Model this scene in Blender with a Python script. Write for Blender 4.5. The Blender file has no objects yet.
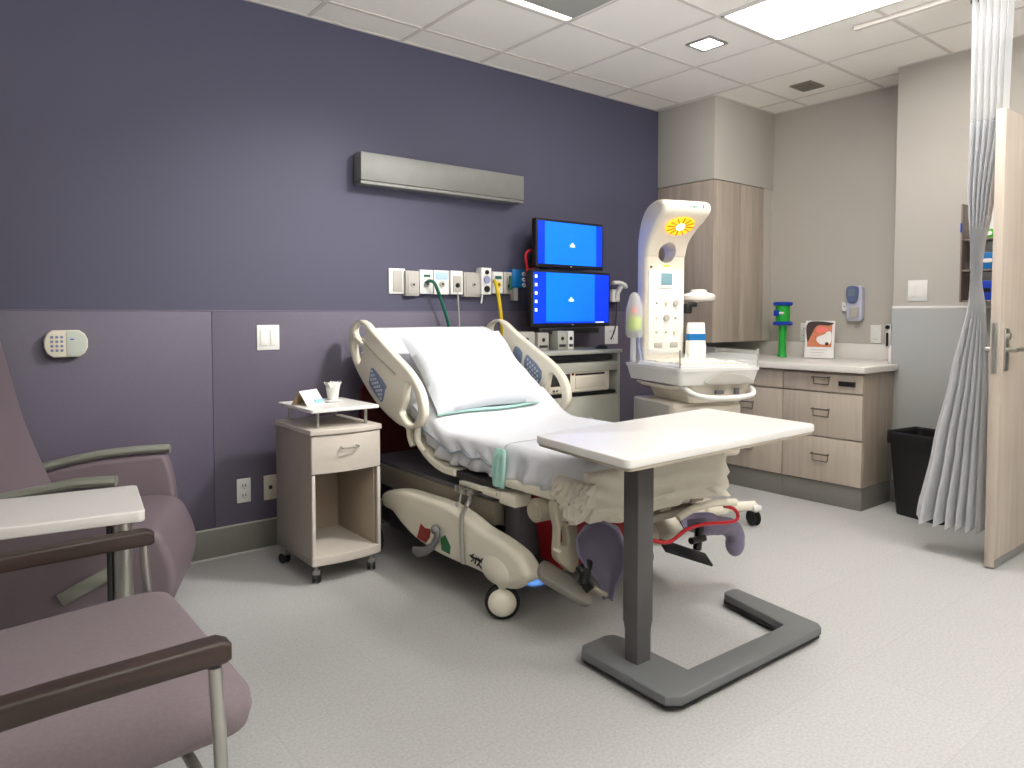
import bpy, bmesh, math, random
from mathutils import Vector, Matrix, noise
random.seed(7)
PI = math.pi
R = math.radians
FILLW = 85  # power of the added ceiling fill lamp
SC = bpy.context.scene
COL = SC.collection

# ------------------------------------------------------------------ camera model (used to place things measured in the photo)
CAM = Vector((-1.7323, -4.032, 1.3209)); YAW, PIT, FPX, PPY = .6773, -.0425, 722.216, 345.50
_fw = Vector((math.sin(YAW)*math.cos(PIT), math.cos(YAW)*math.cos(PIT), math.sin(PIT)))
_rt = Vector((math.cos(YAW), -math.sin(YAW), 0)); _up = _rt.cross(_fw)
def ray(u, v): return _fw*FPX + _rt*(u-512) + _up*(PPY-v)
def onx(u, v, x):
    d = ray(u, v); return CAM + d*((x-CAM.x)/d.x)
def ony(u, v, y=0):
    d = ray(u, v); return CAM + d*((y-CAM.y)/d.y)
def onz(u, v, z=0):
    d = ray(u, v); return CAM + d*((z-CAM.z)/d.z)

# ------------------------------------------------------------------ materials
def lin(c):
    return tuple(((x/255)/12.92 if x/255 <= .04045 else (((x/255)+.055)/1.055)**2.4) for x in c)
def mat(name, rgb, rough=.5, metal=0, spec=.5, bump=0, bscale=200, var=0, vscale=8, emit=0, ecol=None, trans=0, alpha=1, ior=1.45, sheen=0, stretch=(1,1,1), coat=0):
    m = bpy.data.materials.new(name); m.use_nodes = True
    nt = m.node_tree; b = nt.nodes['Principled BSDF']
    c = lin(rgb) + (1,)
    b.inputs['Base Color'].default_value = c
    b.inputs['Roughness'].default_value = rough
    b.inputs['Metallic'].default_value = metal
    b.inputs['Specular IOR Level'].default_value = spec
    b.inputs['IOR'].default_value = ior
    b.inputs['Transmission Weight'].default_value = trans
    b.inputs['Alpha'].default_value = alpha
    b.inputs['Sheen Weight'].default_value = sheen
    b.inputs['Coat Weight'].default_value = coat
    if emit:
        b.inputs['Emission Color'].default_value = lin(ecol or rgb) + (1,)
        b.inputs['Emission Strength'].default_value = emit
    tc = mp = None
    if var or bump:
        tc = nt.nodes.new('ShaderNodeTexCoord'); mp = nt.nodes.new('ShaderNodeMapping')
        mp.inputs['Scale'].default_value = stretch
        nt.links.new(tc.outputs['Object'], mp.inputs['Vector'])
    if var:
        n = nt.nodes.new('ShaderNodeTexNoise'); n.inputs['Scale'].default_value = vscale; n.inputs['Detail'].default_value = 5
        nt.links.new(mp.outputs['Vector'], n.inputs['Vector'])
        mr = nt.nodes.new('ShaderNodeMapRange'); mr.inputs['From Min'].default_value = .3; mr.inputs['From Max'].default_value = .7
        mr.inputs['To Min'].default_value = 1-var; mr.inputs['To Max'].default_value = 1+var
        nt.links.new(n.outputs['Fac'], mr.inputs['Value'])
        mx = nt.nodes.new('ShaderNodeVectorMath'); mx.operation = 'SCALE'
        mx.inputs[0].default_value = c[:3]
        nt.links.new(mr.outputs['Result'], mx.inputs['Scale'])
        nt.links.new(mx.outputs['Vector'], b.inputs['Base Color'])
    if bump:
        n2 = nt.nodes.new('ShaderNodeTexNoise'); n2.inputs['Scale'].default_value = bscale; n2.inputs['Detail'].default_value = 3
        nt.links.new(mp.outputs['Vector'], n2.inputs['Vector'])
        bp = nt.nodes.new('ShaderNodeBump'); bp.inputs['Strength'].default_value = bump; bp.inputs['Distance'].default_value = .002
        nt.links.new(n2.outputs['Fac'], bp.inputs['Height']); nt.links.new(bp.outputs['Normal'], b.inputs['Normal'])
    return m

def wood(name, c1, c2, rough=.45, grain=(1, 1, .06), scale=26):
    m = bpy.data.materials.new(name); m.use_nodes = True
    nt = m.node_tree; b = nt.nodes['Principled BSDF']; b.inputs['Roughness'].default_value = rough
    tc = nt.nodes.new('ShaderNodeTexCoord'); mp = nt.nodes.new('ShaderNodeMapping'); mp.inputs['Scale'].default_value = grain
    nt.links.new(tc.outputs['Object'], mp.inputs['Vector'])
    n = nt.nodes.new('ShaderNodeTexNoise'); n.inputs['Scale'].default_value = scale; n.inputs['Detail'].default_value = 8; n.inputs['Roughness'].default_value = .6
    nt.links.new(mp.outputs['Vector'], n.inputs['Vector'])
    cr = nt.nodes.new('ShaderNodeValToRGB')
    cr.color_ramp.elements[0].position = .32; cr.color_ramp.elements[0].color = lin(c1)+(1,)
    cr.color_ramp.elements[1].position = .68; cr.color_ramp.elements[1].color = lin(c2)+(1,)
    nt.links.new(n.outputs['Fac'], cr.inputs['Fac']); nt.links.new(cr.outputs['Color'], b.inputs['Base Color'])
    return m

def floor_mat():
    m = bpy.data.materials.new('speckled_sheet_floor'); m.use_nodes = True
    nt = m.node_tree; b = nt.nodes['Principled BSDF']; b.inputs['Roughness'].default_value = .5
    b.inputs['Specular IOR Level'].default_value = .35
    tc = nt.nodes.new('ShaderNodeTexCoord')
    n = nt.nodes.new('ShaderNodeTexNoise'); n.inputs['Scale'].default_value = 95; n.inputs['Detail'].default_value = 7; n.inputs['Roughness'].default_value = .75
    nt.links.new(tc.outputs['Object'], n.inputs['Vector'])
    cr = nt.nodes.new('ShaderNodeValToRGB')
    cr.color_ramp.elements[0].position = .36; cr.color_ramp.elements[0].color = lin((170,170,169))+(1,)
    cr.color_ramp.elements[1].position = .62; cr.color_ramp.elements[1].color = lin((193,192,191))+(1,)
    nt.links.new(n.outputs['Fac'], cr.inputs['Fac'])
    br = nt.nodes.new('ShaderNodeTexBrick'); br.inputs['Scale'].default_value = 1
    br.inputs['Color1'].default_value = (1,1,1,1); br.inputs['Color2'].default_value = (.955,.955,.955,1); br.inputs['Mortar'].default_value = (.90,.90,.90,1)
    br.inputs['Mortar Size'].default_value = .002; br.inputs['Brick Width'].default_value = .92; br.inputs['Row Height'].default_value = .46
    nt.links.new(tc.outputs['Object'], br.inputs['Vector'])
    mx = nt.nodes.new('ShaderNodeMix'); mx.data_type = 'RGBA'; mx.blend_type = 'MULTIPLY'; mx.inputs[0].default_value = 1
    nt.links.new(cr.outputs['Color'], mx.inputs[6]); nt.links.new(br.outputs['Color'], mx.inputs[7])
    nt.links.new(mx.outputs[2], b.inputs['Base Color'])
    return m

M = dict(
 purple=mat('purple_wall_paint', (77,76,96), .62, bump=.15, bscale=260),
 vinyl=mat('mauve_wall_panel', (93,87,104), .5, bump=.35, bscale=500, var=.03, vscale=60),
 rail=mat('purple_cap_strip', (98,93,116), .45),
 grey=mat('warm_grey_wall_paint', (186,181,172), .65, bump=.12, bscale=260),
 greypanel=mat('grey_wall_panel', (170,172,170), .4, bump=.2, bscale=500),
 room=mat('white_wall_paint', (205,202,196), .7, bump=.1, bscale=260),
 base=mat('grey_cove_base', (124,122,116), .5, var=.06, vscale=90),
 basewhite=mat('cove_seam', (190,188,184), .5, var=.02),
 ceil=mat('ceiling_tile', (249,245,236), .85, bump=.4, bscale=900, var=.015, vscale=300),
 grid=mat('ceiling_grid', (218,211,203), .6, var=.01),
 floor=floor_mat(),
 cream=mat('cream_bed_plastic', (232,226,208), .38, bump=.04, bscale=400, coat=.1),
 creamd=mat('beige_bed_plastic', (186,178,158), .45, bump=.05, bscale=400),
 taupe=mat('taupe_metal', (150,142,128), .45, var=.02),
 bedgrey=mat('grey_bed_panel', (112,110,118), .5, var=.02),
 dark=mat('dark_bed_underside', (50,48,50), .6, var=.05),
 black=mat('black_plastic', (22,22,23), .4, bump=.05),
 rubber=mat('black_rubber', (34,34,35), .7, bump=.1),
 red=mat('red_fabric', (150,22,30), .6, bump=.2, bscale=300),
 redtube=mat('red_tubing', (196,26,38), .35, var=.02),
 maroon=mat('dark_red_paint', (92,24,26), .5, var=.05),
 green=mat('green_decal', (40,110,62), .5, var=.02),
 reddecal=mat('red_decal', (150,42,34), .5, var=.02),
 steel=mat('brushed_steel', (186,184,178), .32, metal=.9, bump=.06, bscale=300),
 alu=mat('satin_aluminium', (158,158,154), .42, metal=.55, bump=.05, var=.03, vscale=30),
 darksteel=mat('dark_steel', (70,70,72), .4, metal=.6, var=.03),
 sheet=mat('white_sheet', (212,214,219), .8, bump=.35, bscale=140, sheen=.2),
 sheetwarm=mat('off_white_sheet', (224,218,203), .85, bump=.35, bscale=140, sheen=.1),
 pillow=mat('white_pillowcase', (204,208,215), .8, bump=.3, bscale=120, sheen=.2),
 mint=mat('mint_green_pad', (168,214,202), .8, bump=.2),
 hem=mat('blue_grey_hem', (140,148,156), .8, bump=.2),
 lcd=mat('grey_blue_lcd', (122,134,160), .3, var=.03),
 button=mat('pale_button', (200,206,220), .4, var=.01),
 mauve=mat('mauve_grey_pad', (128,121,144), .42, bump=.06),
 laminate=mat('white_laminate', (232,230,226), .32, var=.008, vscale=30),
 lamedge=mat('beige_laminate_edge', (176,166,152), .45, var=.02),
 tablegrey=mat('dark_grey_powder_coat', (82,80,80), .42, bump=.08, bscale=700),
 tablebase=mat('mid_grey_powder_coat', (108,110,111), .42, bump=.08, bscale=700),
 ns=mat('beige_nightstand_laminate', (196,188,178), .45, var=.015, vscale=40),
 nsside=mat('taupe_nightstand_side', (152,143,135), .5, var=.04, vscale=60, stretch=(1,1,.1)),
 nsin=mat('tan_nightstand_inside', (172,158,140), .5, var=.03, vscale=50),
 paper=mat('white_paper', (236,234,228), .75, var=.01),
 tan=mat('tan_card', (190,166,130), .75, var=.02),
 skyblue=mat('light_blue_print', (150,196,226), .6, var=.02),
 wood=wood('pale_ash_laminate', (160,147,134), (182,169,155)),
 woodd=wood('pale_ash_door', (184,171,158), (200,187,174)),
 woodc=wood('ash_cabinet_front', (178,166,152), (197,185,171)),
 darkwood=wood('dark_brown_wood', (42,32,29), (66,50,44), .45, grain=(.08,1,1), scale=40),
 armgrey=wood('grey_green_wood', (120,122,112), (142,144,134), .4, grain=(.1,1,1), scale=40),
 leather=mat('mauve_vinyl', (118,105,112), .48, bump=.12, bscale=350, var=.03, vscale=5),
 fabric=mat('mauve_fabric', (128,114,120), .75, bump=.5, bscale=900, var=.06, vscale=120, sheen=.1),
 quartz=mat('white_quartz', (226,222,216), .3, var=.01, vscale=60),
 white=mat('white_plastic', (232,231,227), .35, var=.006),
 offwhite=mat('ivory_plastic', (222,214,198), .4, var=.01),
 warmer=mat('warm_white_plastic', (236,228,212), .35, var=.006),
 cartgrey=mat('cart_grey_green', (176,177,166), .45, var=.01),
 gasgrey=mat('gas_outlet_grey', (176,172,164), .4, var=.02),
 amber=mat('amber_heater_lens', (230,150,20), .25, emit=.8, ecol=(255,160,30), var=.02),
 screen=mat('bright_blue_screen', (10,110,240), .3, emit=.42, ecol=(4,106,252)),
 screend=mat('royal_blue_screen', (0,50,220), .3, emit=.36, ecol=(4,58,232)),
 screenw=mat('white_screen_mark', (220,235,255), .3, emit=.40, ecol=(225,240,255)),
 hosegreen=mat('green_hose', (14,92,72), .4, var=.02),
 hoseyellow=mat('yellow_hose', (222,190,20), .4, var=.02),
 blue=mat('blue_plastic', (20,110,176), .35, var=.02),
 cobalt=mat('cobalt_plastic', (22,62,176), .35, var=.02),
 limegreen=mat('translucent_green', (44,196,70), .3, trans=.35, var=.02),
 brightgreen=mat('bright_green', (70,190,30), .5, var=.02),
 lime=mat('lime_label', (190,220,30), .5, var=.02),
 pink=mat('pink_box', (240,140,170), .5, var=.02),
 salmon=mat('salmon_tube', (240,120,110), .5, var=.02),
 lav=mat('lavender_grey_plastic', (150,155,190), .4, var=.02),
 glass=mat('clear_acrylic', (245,250,250), .05, alpha=.16),
 bag=mat('clear_bag', (236,238,240), .25, alpha=.32),
 mesh=mat('curtain_mesh', (224,226,228), .8, alpha=.6),
 curtain=mat('grey_curtain', (206,207,210), .8, bump=.3, bscale=300, var=.02, vscale=40),
 liner=mat('black_liner', (26,26,27), .3, bump=.6, bscale=40),
 shadebrown=mat('taupe_rack', (134,120,114), .5, var=.02),
 photo1=mat('photo_orange', (208,124,86), .5, var=.12, vscale=30),
 photo2=mat('photo_dark', (60,40,38), .5, var=.1, vscale=30),
 lightpanel=mat('light_diffuser', (255,255,255), .5, emit=9, ecol=(255,251,246)),
 lightdim=mat('dim_light_strip', (250,244,232), .5, emit=1.1, ecol=(255,248,234)),
 lightsoft=mat('soft_light_diffuser', (255,255,255), .5, emit=6, ecol=(255,251,246)),
 barmetal=mat('light_bar_metal', (128,128,124), .5, metal=.25, bump=.05, var=.04, vscale=12),
 handle=mat('drawer_pull_metal', (112,106,98), .4, metal=.5),
 basket=mat('perforated_light_basket', (186,188,178), .6, var=.02),
 ductgrey=mat('vent_grey', (128,122,112), .5, var=.02),
 bluelight=mat('blue_floor_lamp', (60,120,255), .3, emit=14, ecol=(60,120,255)),
 bluewash=mat('pale_blue', (176,206,232), .6, var=.02),
)

# ------------------------------------------------------------------ mesh builder
class MB:
    def __init__(s): s.bm = bmesh.new(); s.mats = []
    def mi(s, m):
        if m is None: return 0
        if m not in s.mats: s.mats.append(m)
        return s.mats.index(m)
    def merge(s, tb, m=None, T=None):
        k = s.mi(m) if m is not None else 0
        if T is not None: bmesh.ops.transform(tb, matrix=T, verts=tb.verts)
        for f in tb.faces: f.material_index = k
        me = bpy.data.meshes.new('tmp'); tb.to_mesh(me); tb.free(); s.bm.from_mesh(me); bpy.data.meshes.remove(me)
        return s
    def box(s, x0, x1, y0, y1, z0, z1, b=.003, seg=2, m=None, T=None):
        tb = bmesh.new(); bmesh.ops.create_cube(tb, size=1)
        bmesh.ops.transform(tb, matrix=Matrix.Translation(((x0+x1)/2, (y0+y1)/2, (z0+z1)/2)) @ Matrix.Diagonal((abs(x1-x0), abs(y1-y0), abs(z1-z0), 1)), verts=tb.verts)
        b = min(b, .49*min(abs(x1-x0), abs(y1-y0), abs(z1-z0)))
        if b > 0: bmesh.ops.bevel(tb, geom=tb.edges[:], offset=b, segments=seg, affect='EDGES', profile=.5)
        return s.merge(tb, m, T)
    def cyl(s, p0, p1, r, r2=None, n=20, m=None, T=None, b=0):
        p0, p1 = Vector(p0), Vector(p1); d = p1-p0
        tb = bmesh.new(); bmesh.ops.create_cone(tb, cap_ends=True, segments=n, radius1=r, radius2=r if r2 is None else r2, depth=d.length)
        if b:
            ed = [e for e in tb.edges if any(len(f.verts) > 4 for f in e.link_faces)]
            bmesh.ops.bevel(tb, geom=ed, offset=b, segments=2, affect='EDGES')
        X = Matrix.Translation((p0+p1)/2) @ d.to_track_quat('Z', 'Y').to_matrix().to_4x4()
        bmesh.ops.transform(tb, matrix=X, verts=tb.verts)
        return s.merge(tb, m, T)
    def ball(s, c, r, m=None, T=None, n=20):
        r = (r, r, r) if isinstance(r, (int, float)) else r
        tb = bmesh.new(); bmesh.ops.create_uvsphere(tb, u_segments=n, v_segments=n//2+2, radius=1)
        bmesh.ops.transform(tb, matrix=Matrix.Translation(c) @ Matrix.Diagonal((*r, 1)), verts=tb.verts)
        return s.merge(tb, m, T)
    def loft(s, rings, m=None, cap=True, T=None, closed=True):
        tb = bmesh.new(); V = [[tb.verts.new(p) for p in r] for r in rings]; n = len(rings[0])
        for a, b in zip(V, V[1:]):
            for i in range(n if closed else n-1):
                j = (i+1) % n
                tb.faces.new((a[i], a[j], b[j], b[i]))
        if cap and closed: tb.faces.new(V[0][::-1]); tb.faces.new(V[-1])
        bmesh.ops.recalc_face_normals(tb, faces=tb.faces[:])
        return s.merge(tb, m, T)
    def tube(s, pts, r, n=10, m=None, T=None, smooth=0, flat=None):
        pts = [Vector(p) for p in pts]
        if smooth: pts = spline(pts, smooth)
        rr = r if isinstance(r, (list, tuple)) else [r]*len(pts)
        if len(rr) != len(pts):
            rr = [rr[0] + (rr[-1]-rr[0])*i/(len(pts)-1) for i in range(len(pts))]
        rings = []; t = (pts[1]-pts[0]).normalized()
        a = Vector((0,0,1)) if abs(t.z) < .9 else Vector((1,0,0)); nn = t.cross(a).normalized()
        for i, p in enumerate(pts):
            if 0 < i < len(pts)-1: t = (pts[i+1]-pts[i-1]).normalized()
            elif i: t = (pts[i]-pts[i-1]).normalized()
            nn = (nn - t*nn.dot(t)).normalized(); bb = t.cross(nn)
            rings.append([p + nn*math.cos(2*PI*k/n)*rr[i]*(flat or 1) + bb*math.sin(2*PI*k/n)*rr[i] for k in range(n)])
        return s.loft(rings, m, T=T)
    def lathe(s, prof, c=(0,0,0), n=28, m=None, T=None):
        c = Vector(c)
        rings = [[c+Vector((r*math.cos(2*PI*k/n), r*math.sin(2*PI*k/n), z)) for k in range(n)] for r, z in prof]
        return s.loft(rings, m, T=T)
    def poly(s, outer, holes=(), t=.02, b=0, T=None, m=None, seg=2):
        """plate from 2-D outline (x,y) with holes, thickness t about z=0, rounded edge b"""
        cu = bpy.data.curves.new('tmp', 'CURVE'); cu.dimensions = '2D'; cu.fill_mode = 'BOTH'
        cu.extrude = max(t/2-b, .0001); cu.bevel_depth = b; cu.bevel_resolution = seg
        if b: cu.offset = -b
        for ring in [outer]+list(holes):
            sp = cu.splines.new('POLY'); sp.points.add(len(ring)-1)
            for p, q in zip(sp.points, ring): p.co = (q[0], q[1], 0, 1)
            sp.use_cyclic_u = True
        ob = bpy.data.objects.new('tmp', cu)
        me = bpy.data.meshes.new_from_object(ob)
        tb = bmesh.new(); tb.from_mesh(me); bmesh.ops.remove_doubles(tb, verts=tb.verts, dist=1e-5)
        bpy.data.objects.remove(ob); bpy.data.curves.remove(cu); bpy.data.meshes.remove(me)
        return s.merge(tb, m, T)
    def text(s, txt, size, T, m=None, t=.0006):
        cu = bpy.data.curves.new('tmp', 'FONT'); cu.body = txt; cu.size = size; cu.extrude = t; cu.align_x = 'CENTER'; cu.align_y = 'CENTER'
        ob = bpy.data.objects.new('tmp', cu); me = bpy.data.meshes.new_from_object(ob)
        tb = bmesh.new(); tb.from_mesh(me)
        bpy.data.objects.remove(ob); bpy.data.curves.remove(cu); bpy.data.meshes.remove(me)
        return s.merge(tb, m, T)
    def warp(s, f):
        for v in s.bm.verts: v.co = f(v.co)
        return s
    def out(s, name, m=None, parent=None, loc=None, angle=38, flat=False):
        me = bpy.data.meshes.new(name)
        o = bpy.data.objects.new(name, me); COL.objects.link(o)
        Wm = Matrix.Identity(4)
        if parent is not None:
            o.parent = parent
            if not parent.get('_local'): Wm = WM[parent.name]
            else: Wm = Matrix.Identity(4)
        elif loc is not None:
            Wm = Matrix.Translation(loc); o.location = loc
        if parent is None or not parent.get('_local'):
            bmesh.ops.transform(s.bm, matrix=Wm.inverted(), verts=s.bm.verts)
        WM[o.name] = Wm
        if parent is not None and parent.get('_local'): LOCAL.add(o.name); o['_local'] = 1
        bmesh.ops.recalc_face_normals(s.bm, faces=s.bm.faces[:]) if False else None
        s.bm.to_mesh(me); s.bm.free()
        if s.mats:
            for k in s.mats: me.materials.append(M[k] if isinstance(k, str) else k)
        else: me.materials.append(M[m] if isinstance(m, str) else m)
        if not flat:
            for p in me.polygons: p.use_smooth = True
            me.set_sharp_from_angle(angle=R(angle))
        return o
WM = {}; LOCAL = set()

def spline(P, k=6, closed=False):
    out = []; n = len(P)
    for i in range(n if closed else n-1):
        p0 = P[(i-1) % n] if closed or i else P[0]*2-P[1]
        p1, p2 = P[i], P[(i+1) % n]
        p3 = P[(i+2) % n] if closed or i+2 < n else P[-1]*2-P[-2]
        for j in range(k):
            t = j/k
            out.append(.5*((2*p1)+(p2-p0)*t+(2*p0-5*p1+4*p2-p3)*t*t+(3*p1-p0-3*p2+p3)*t**3))
    if not closed: out.append(P[-1])
    return out
def smooth2(pts, k=5):
    return [(p.x, p.y) for p in spline([Vector((a, b, 0)) for a, b in pts], k, True)]
def rrect(w, h, r, n=5, cx=0, cy=0):
    o = []
    for sx, sy, a in ((1,1,0), (-1,1,90), (-1,-1,180), (1,-1,270)):
        for i in range(n+1):
            t = R(a+90*i/n); o.append((cx+sx*(w/2-r)+r*math.cos(t), cy+sy*(h/2-r)+r*math.sin(t)))
    return o
def circ(r, n=24, cx=0, cy=0): return [(cx+r*math.cos(2*PI*i/n), cy+r*math.sin(2*PI*i/n)) for i in range(n)]
T = Matrix.Translation
def Rot(a, ax): return Matrix.Rotation(R(a), 4, ax)
# plane frames: local (x,y) plate mapped on world planes
FY = Matrix(((1,0,0,0),(0,0,-1,0),(0,1,0,0),(0,0,0,1)))      # (x,y)->(X,Z), plate normal -Y
FX = Matrix(((0,0,-1,0),(-1,0,0,0),(0,1,0,0),(0,0,0,1)))     # (x,y)->(-Y,Z), plate normal -X
FXp = Matrix(((0,0,1,0),(1,0,0,0),(0,1,0,0),(0,0,0,1)))      # (x,y)->(Y,Z)

def tag(o, label, cat, group=None, kind=None):
    if kind == 'structure': o['kind'] = kind
    else:
        o['label'] = label; o['category'] = cat
        if kind: o['kind'] = kind
    if group: o['group'] = group
    return o
def thing(name, label, cat, loc=(0,0,0), rz=0, group=None, local=False):
    o = bpy.data.objects.new(name, None); COL.objects.link(o); o.empty_display_size = .05
    o.location = loc; o.rotation_euler = (0, 0, rz)
    WM[o.name] = T(loc) @ Matrix.Rotation(rz, 4, 'Z')
    if local: o['_local'] = 1
    return tag(o, label, cat, group)
def struct(name, mb, m, parent=None, **k):
    o = mb.out(name, m, parent, **k)
    if parent is None: o['kind'] = 'structure'
    return o
def copy_tree(o, parent=None):
    c = o.copy(); COL.objects.link(c); c.parent = parent
    for ch in [x for x in o.children]: copy_tree(ch, c)
    return c

# ================================================================== THE ROOM
XL, XR, YF, H = -3.4, 3.93, -5.8, 3.033
XC, YC = 3.09, -.57            # corner soffit
XE, YE = 3.54, -1.75           # protruding entry wall
RAIL = 1.342
struct('floor', MB().box(XL-.1, XR+1.6, YF-.1, .1, -.08, 0, b=0), 'floor')
c = struct('ceiling', MB().box(XL-.1, XR+1.6, YF-.1, .1, H, H+.06, b=0), 'ceil')
g = MB()
GX = [k*.61 for k in range(-5, 7)]; GY = [-.2644-.61*k for k in range(0, 10)]
for x in GX: g.box(x-.012, x+.012, YF, 0, H-.003, H+.002, b=0)
for y in GY: g.box(XL, XR, y-.012, y+.012, H-.0034, H+.002, b=0)
for (x0, x1, y0, y1) in ((XL, XC, -.022, -.001), (XR-.02, XR, YE, YC), (XC-.02, XC, YC, 0), (XC, XR, YC-.02, YC), (XE-.02, XE, YF, YE)):
    g.box(x0, x1, y0, y1, H-.0036, H+.001, b=0)
struct('ceiling_grid', g, 'grid', c)
w = struct('wall_back', MB().box(XL, XC+.02, 0, .1, RAIL, H, b=0), 'purple')
p = MB()
seams = [XL, -.56, XC+.01]
for a, b in zip(seams, seams[1:]): p.box(a+.001, b-.001, -.006, .05, 0, RAIL, b=.0015)
struct('wall_panel', p, 'vinyl', w)
struct('cap_strip', MB().box(XL, XC, -.008, .01, RAIL-.003, RAIL+.004, b=.001), 'rail', w)
struct('wall_left', MB().box(XL-.1, XL, YF, 0, 0, H, b=0), 'room')
struct('wall_front', MB().box(XL, XR+1.5, YF-.1, YF, 0, H, b=0), 'room')
struct('wall_right', MB().box(XR, XR+.1, YE, .05, 0, H, b=0).box(XC, XR, 0, .05, 0, H, b=0), 'grey')
w2 = struct('wall_entry', MB().box(XE, XR+.1, -2.72, YE, 0, H, b=.003).box(XE, XR+.1, YF, -3.78, 0, H, b=.003).box(XE, XR+.1, -3.78, -2.72, 2.43, H, b=0), 'grey')
struct('wall_panel', MB().box(XE-.004, XE+.01, -2.70, YE+.004, 0, 1.364, b=.001), 'greypanel', w2)
struct('cap_strip', MB().box(XE-.006, XE+.01, -2.70, YE+.004, 1.364, 1.38, b=.001), 'white', w2)
struct('wall_corridor', MB().box(XR+1.4, XR+1.5, YF, 0, 0, H, b=0).box(XR, XR+1.4, -2.6, -2.5, 0, H, b=0).box(XR, XR+1.4, -4.3, -4.2, 0, H, b=0), 'room')
struct('wall_soffit', MB().box(XC, XR, YC, 0, 2.392, H, b=.004).box(3.80, XR, YC+.01, 0, 1.10, 2.392, b=0), 'grey')
fr = MB()
for y in (-2.72, -3.78): fr.box(XE-.03, XR+.1, y-.025, y+.025, 0, 2.43, b=.003)
fr.box(XE-.03, XR+.1, -3.78, -2.72, 2.405, 2.455, b=.003)
struct('trim_1', fr, 'alu')
def baseb(name, x0, x1, y0, y1, hz=.158):
    o = struct(name, MB().box(x0, x1, y0, y1, 0, hz, b=.003), 'base')
    return o
baseb('baseboard_back', XL, XC, -.012, 0); baseb('baseboard_left', XL, XL+.012, YF, -.012)
baseb('baseboard_entry', XE-.014, XE, -2.69, YE)
baseb('baseboard_front', XL, XE, YF, YF+.012)
o = struct('trim_2', MB().box(XL, XC, -.016, -.0, .158, .166, b=.002).cyl((XL, -.014, .0), (XC, -.014, 0), .008, n=10), 'basewhite')

# open door, lying along X
d = MB(); d.box(2.522, 3.535, -2.722, -2.676, .012, 2.365, b=.002)
door = struct('door_1', d, 'woodd')
def lever(sy):
    m = MB(); y0 = -2.722 if sy < 0 else -2.676
    m.box(2.575, 2.635, min(y0, y0+sy*.008), max(y0, y0+sy*.008), 1.03, 1.25, b=.004)
    m.cyl((2.605, y0, 1.14), (2.605, y0+sy*.05, 1.14), .013)
    m.tube([(2.605, y0+sy*.05, 1.14), (2.66, y0+sy*.055, 1.142), (2.72, y0+sy*.05, 1.14)], .011, smooth=4, n=12)
    m.cyl((2.605, y0+sy*.008, 1.21), (2.605, y0+sy*.022, 1.21), .016)
    return m
for sy in (-1, 1): lever(sy).out('door_handle', 'steel', door)
MB().box(2.517, 2.524, -2.714, -2.684, 1.02, 1.28, b=.002).cyl((2.512, -2.699, 1.14), (2.52, -2.699, 1.14), .009, m=None).out('latch_plate', 'steel', door)
MB().box(2.523, 3.534, -2.7235, -2.6745, .006, .05, b=.002).out('kick_edge', 'alu', door)

# ------------------------------------------------------------------ ceiling fittings
def troffer(x0, x1, y0, y1, label, dim=False, em='lightpanel'):
    t = thing('ceiling_light', label, 'light', ((x0+x1)/2, (y0+y1)/2, H), group=None)
    f = MB()
    for a in ((x0+.012, x0+.03, y0+.012, y1-.012), (x1-.03, x1-.012, y0+.012, y1-.012), (x0+.012, x1-.012, y0+.012, y0+.03), (x0+.012, x1-.012, y1-.03, y1-.012)):
        f.box(*a, H-.008, H+.002, b=.002)
    f.out('frame', 'ceil', t)
    if dim:
        MB().box(x0+.03, x1-.03, y1-.085, y1-.03, H-.007, H-.001, b=.002).out('diffuser', 'lightdim', t)
        MB().box(x0+.03, x1-.03, y0+.03, y1-.085, H-.012, H-.001, b=.004).out('basket', 'basket', t)
    else:
        MB().box(x0+.03, x1-.03, y0+.03, y1-.03, H-.006, H-.001, b=.001).out('diffuser', em, t)
    return t
troffer(1.83, 2.44, -2.704, -1.484, 'large bright rectangular ceiling light panel at the top right')
troffer(.61, 1.22, -2.094, -.874, 'dim rectangular ceiling fixture with a pale lit edge at the top centre', dim=True)
troffer(-.61, 0, -4.53, -3.31, 'rectangular ceiling light panel above the foreground floor, just out of the picture', em='lightsoft')
troffer(1.83, 2.44, -5.14, -3.92, 'rectangular ceiling light panel behind the camera near the door wall, out of the picture')
t = thing('square_downlight', 'small square bright downlight in a ceiling tile', 'light', (2.13, -1.19, H))
f = MB(); f.poly([(x+2.13, y-1.19) for x, y in rrect(.19, .19, .008)], [[(x+2.13, y-1.19) for x, y in rrect(.15, .15, .006)]], t=.01, T=T((0,0,H-.004))); f.out('frame', 'alu', t)
MB().box(2.055, 2.205, -1.265, -1.115, H-.004, H+.001, b=0).out('diffuser', 'lightpanel', t)
t = thing('ceiling_vent', 'small square grey air vent in the ceiling above the base cabinets', 'vent', (3.42, -1.145, H))
f = MB(); f.poly([(x+3.42, y-1.145) for x, y in rrect(.20, .17, .006)], [[(x+3.42, y-1.145) for x, y in rrect(.17, .14, .004)]], t=.01, T=T((0,0,H-.004))); f.out('frame', 'ductgrey', t)
f = MB()
for k in range(7): f.box(3.335, 3.505, -1.21+k*.0215, -1.197+k*.0215, H-.006, H-.001, b=.001, T=None)
f.out('louvre', 'ductgrey', t)
MB().box(3.335, 3.505, -1.215, -1.075, H-.002, H+.001, b=0).out('backing', 'dark', t)

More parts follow.
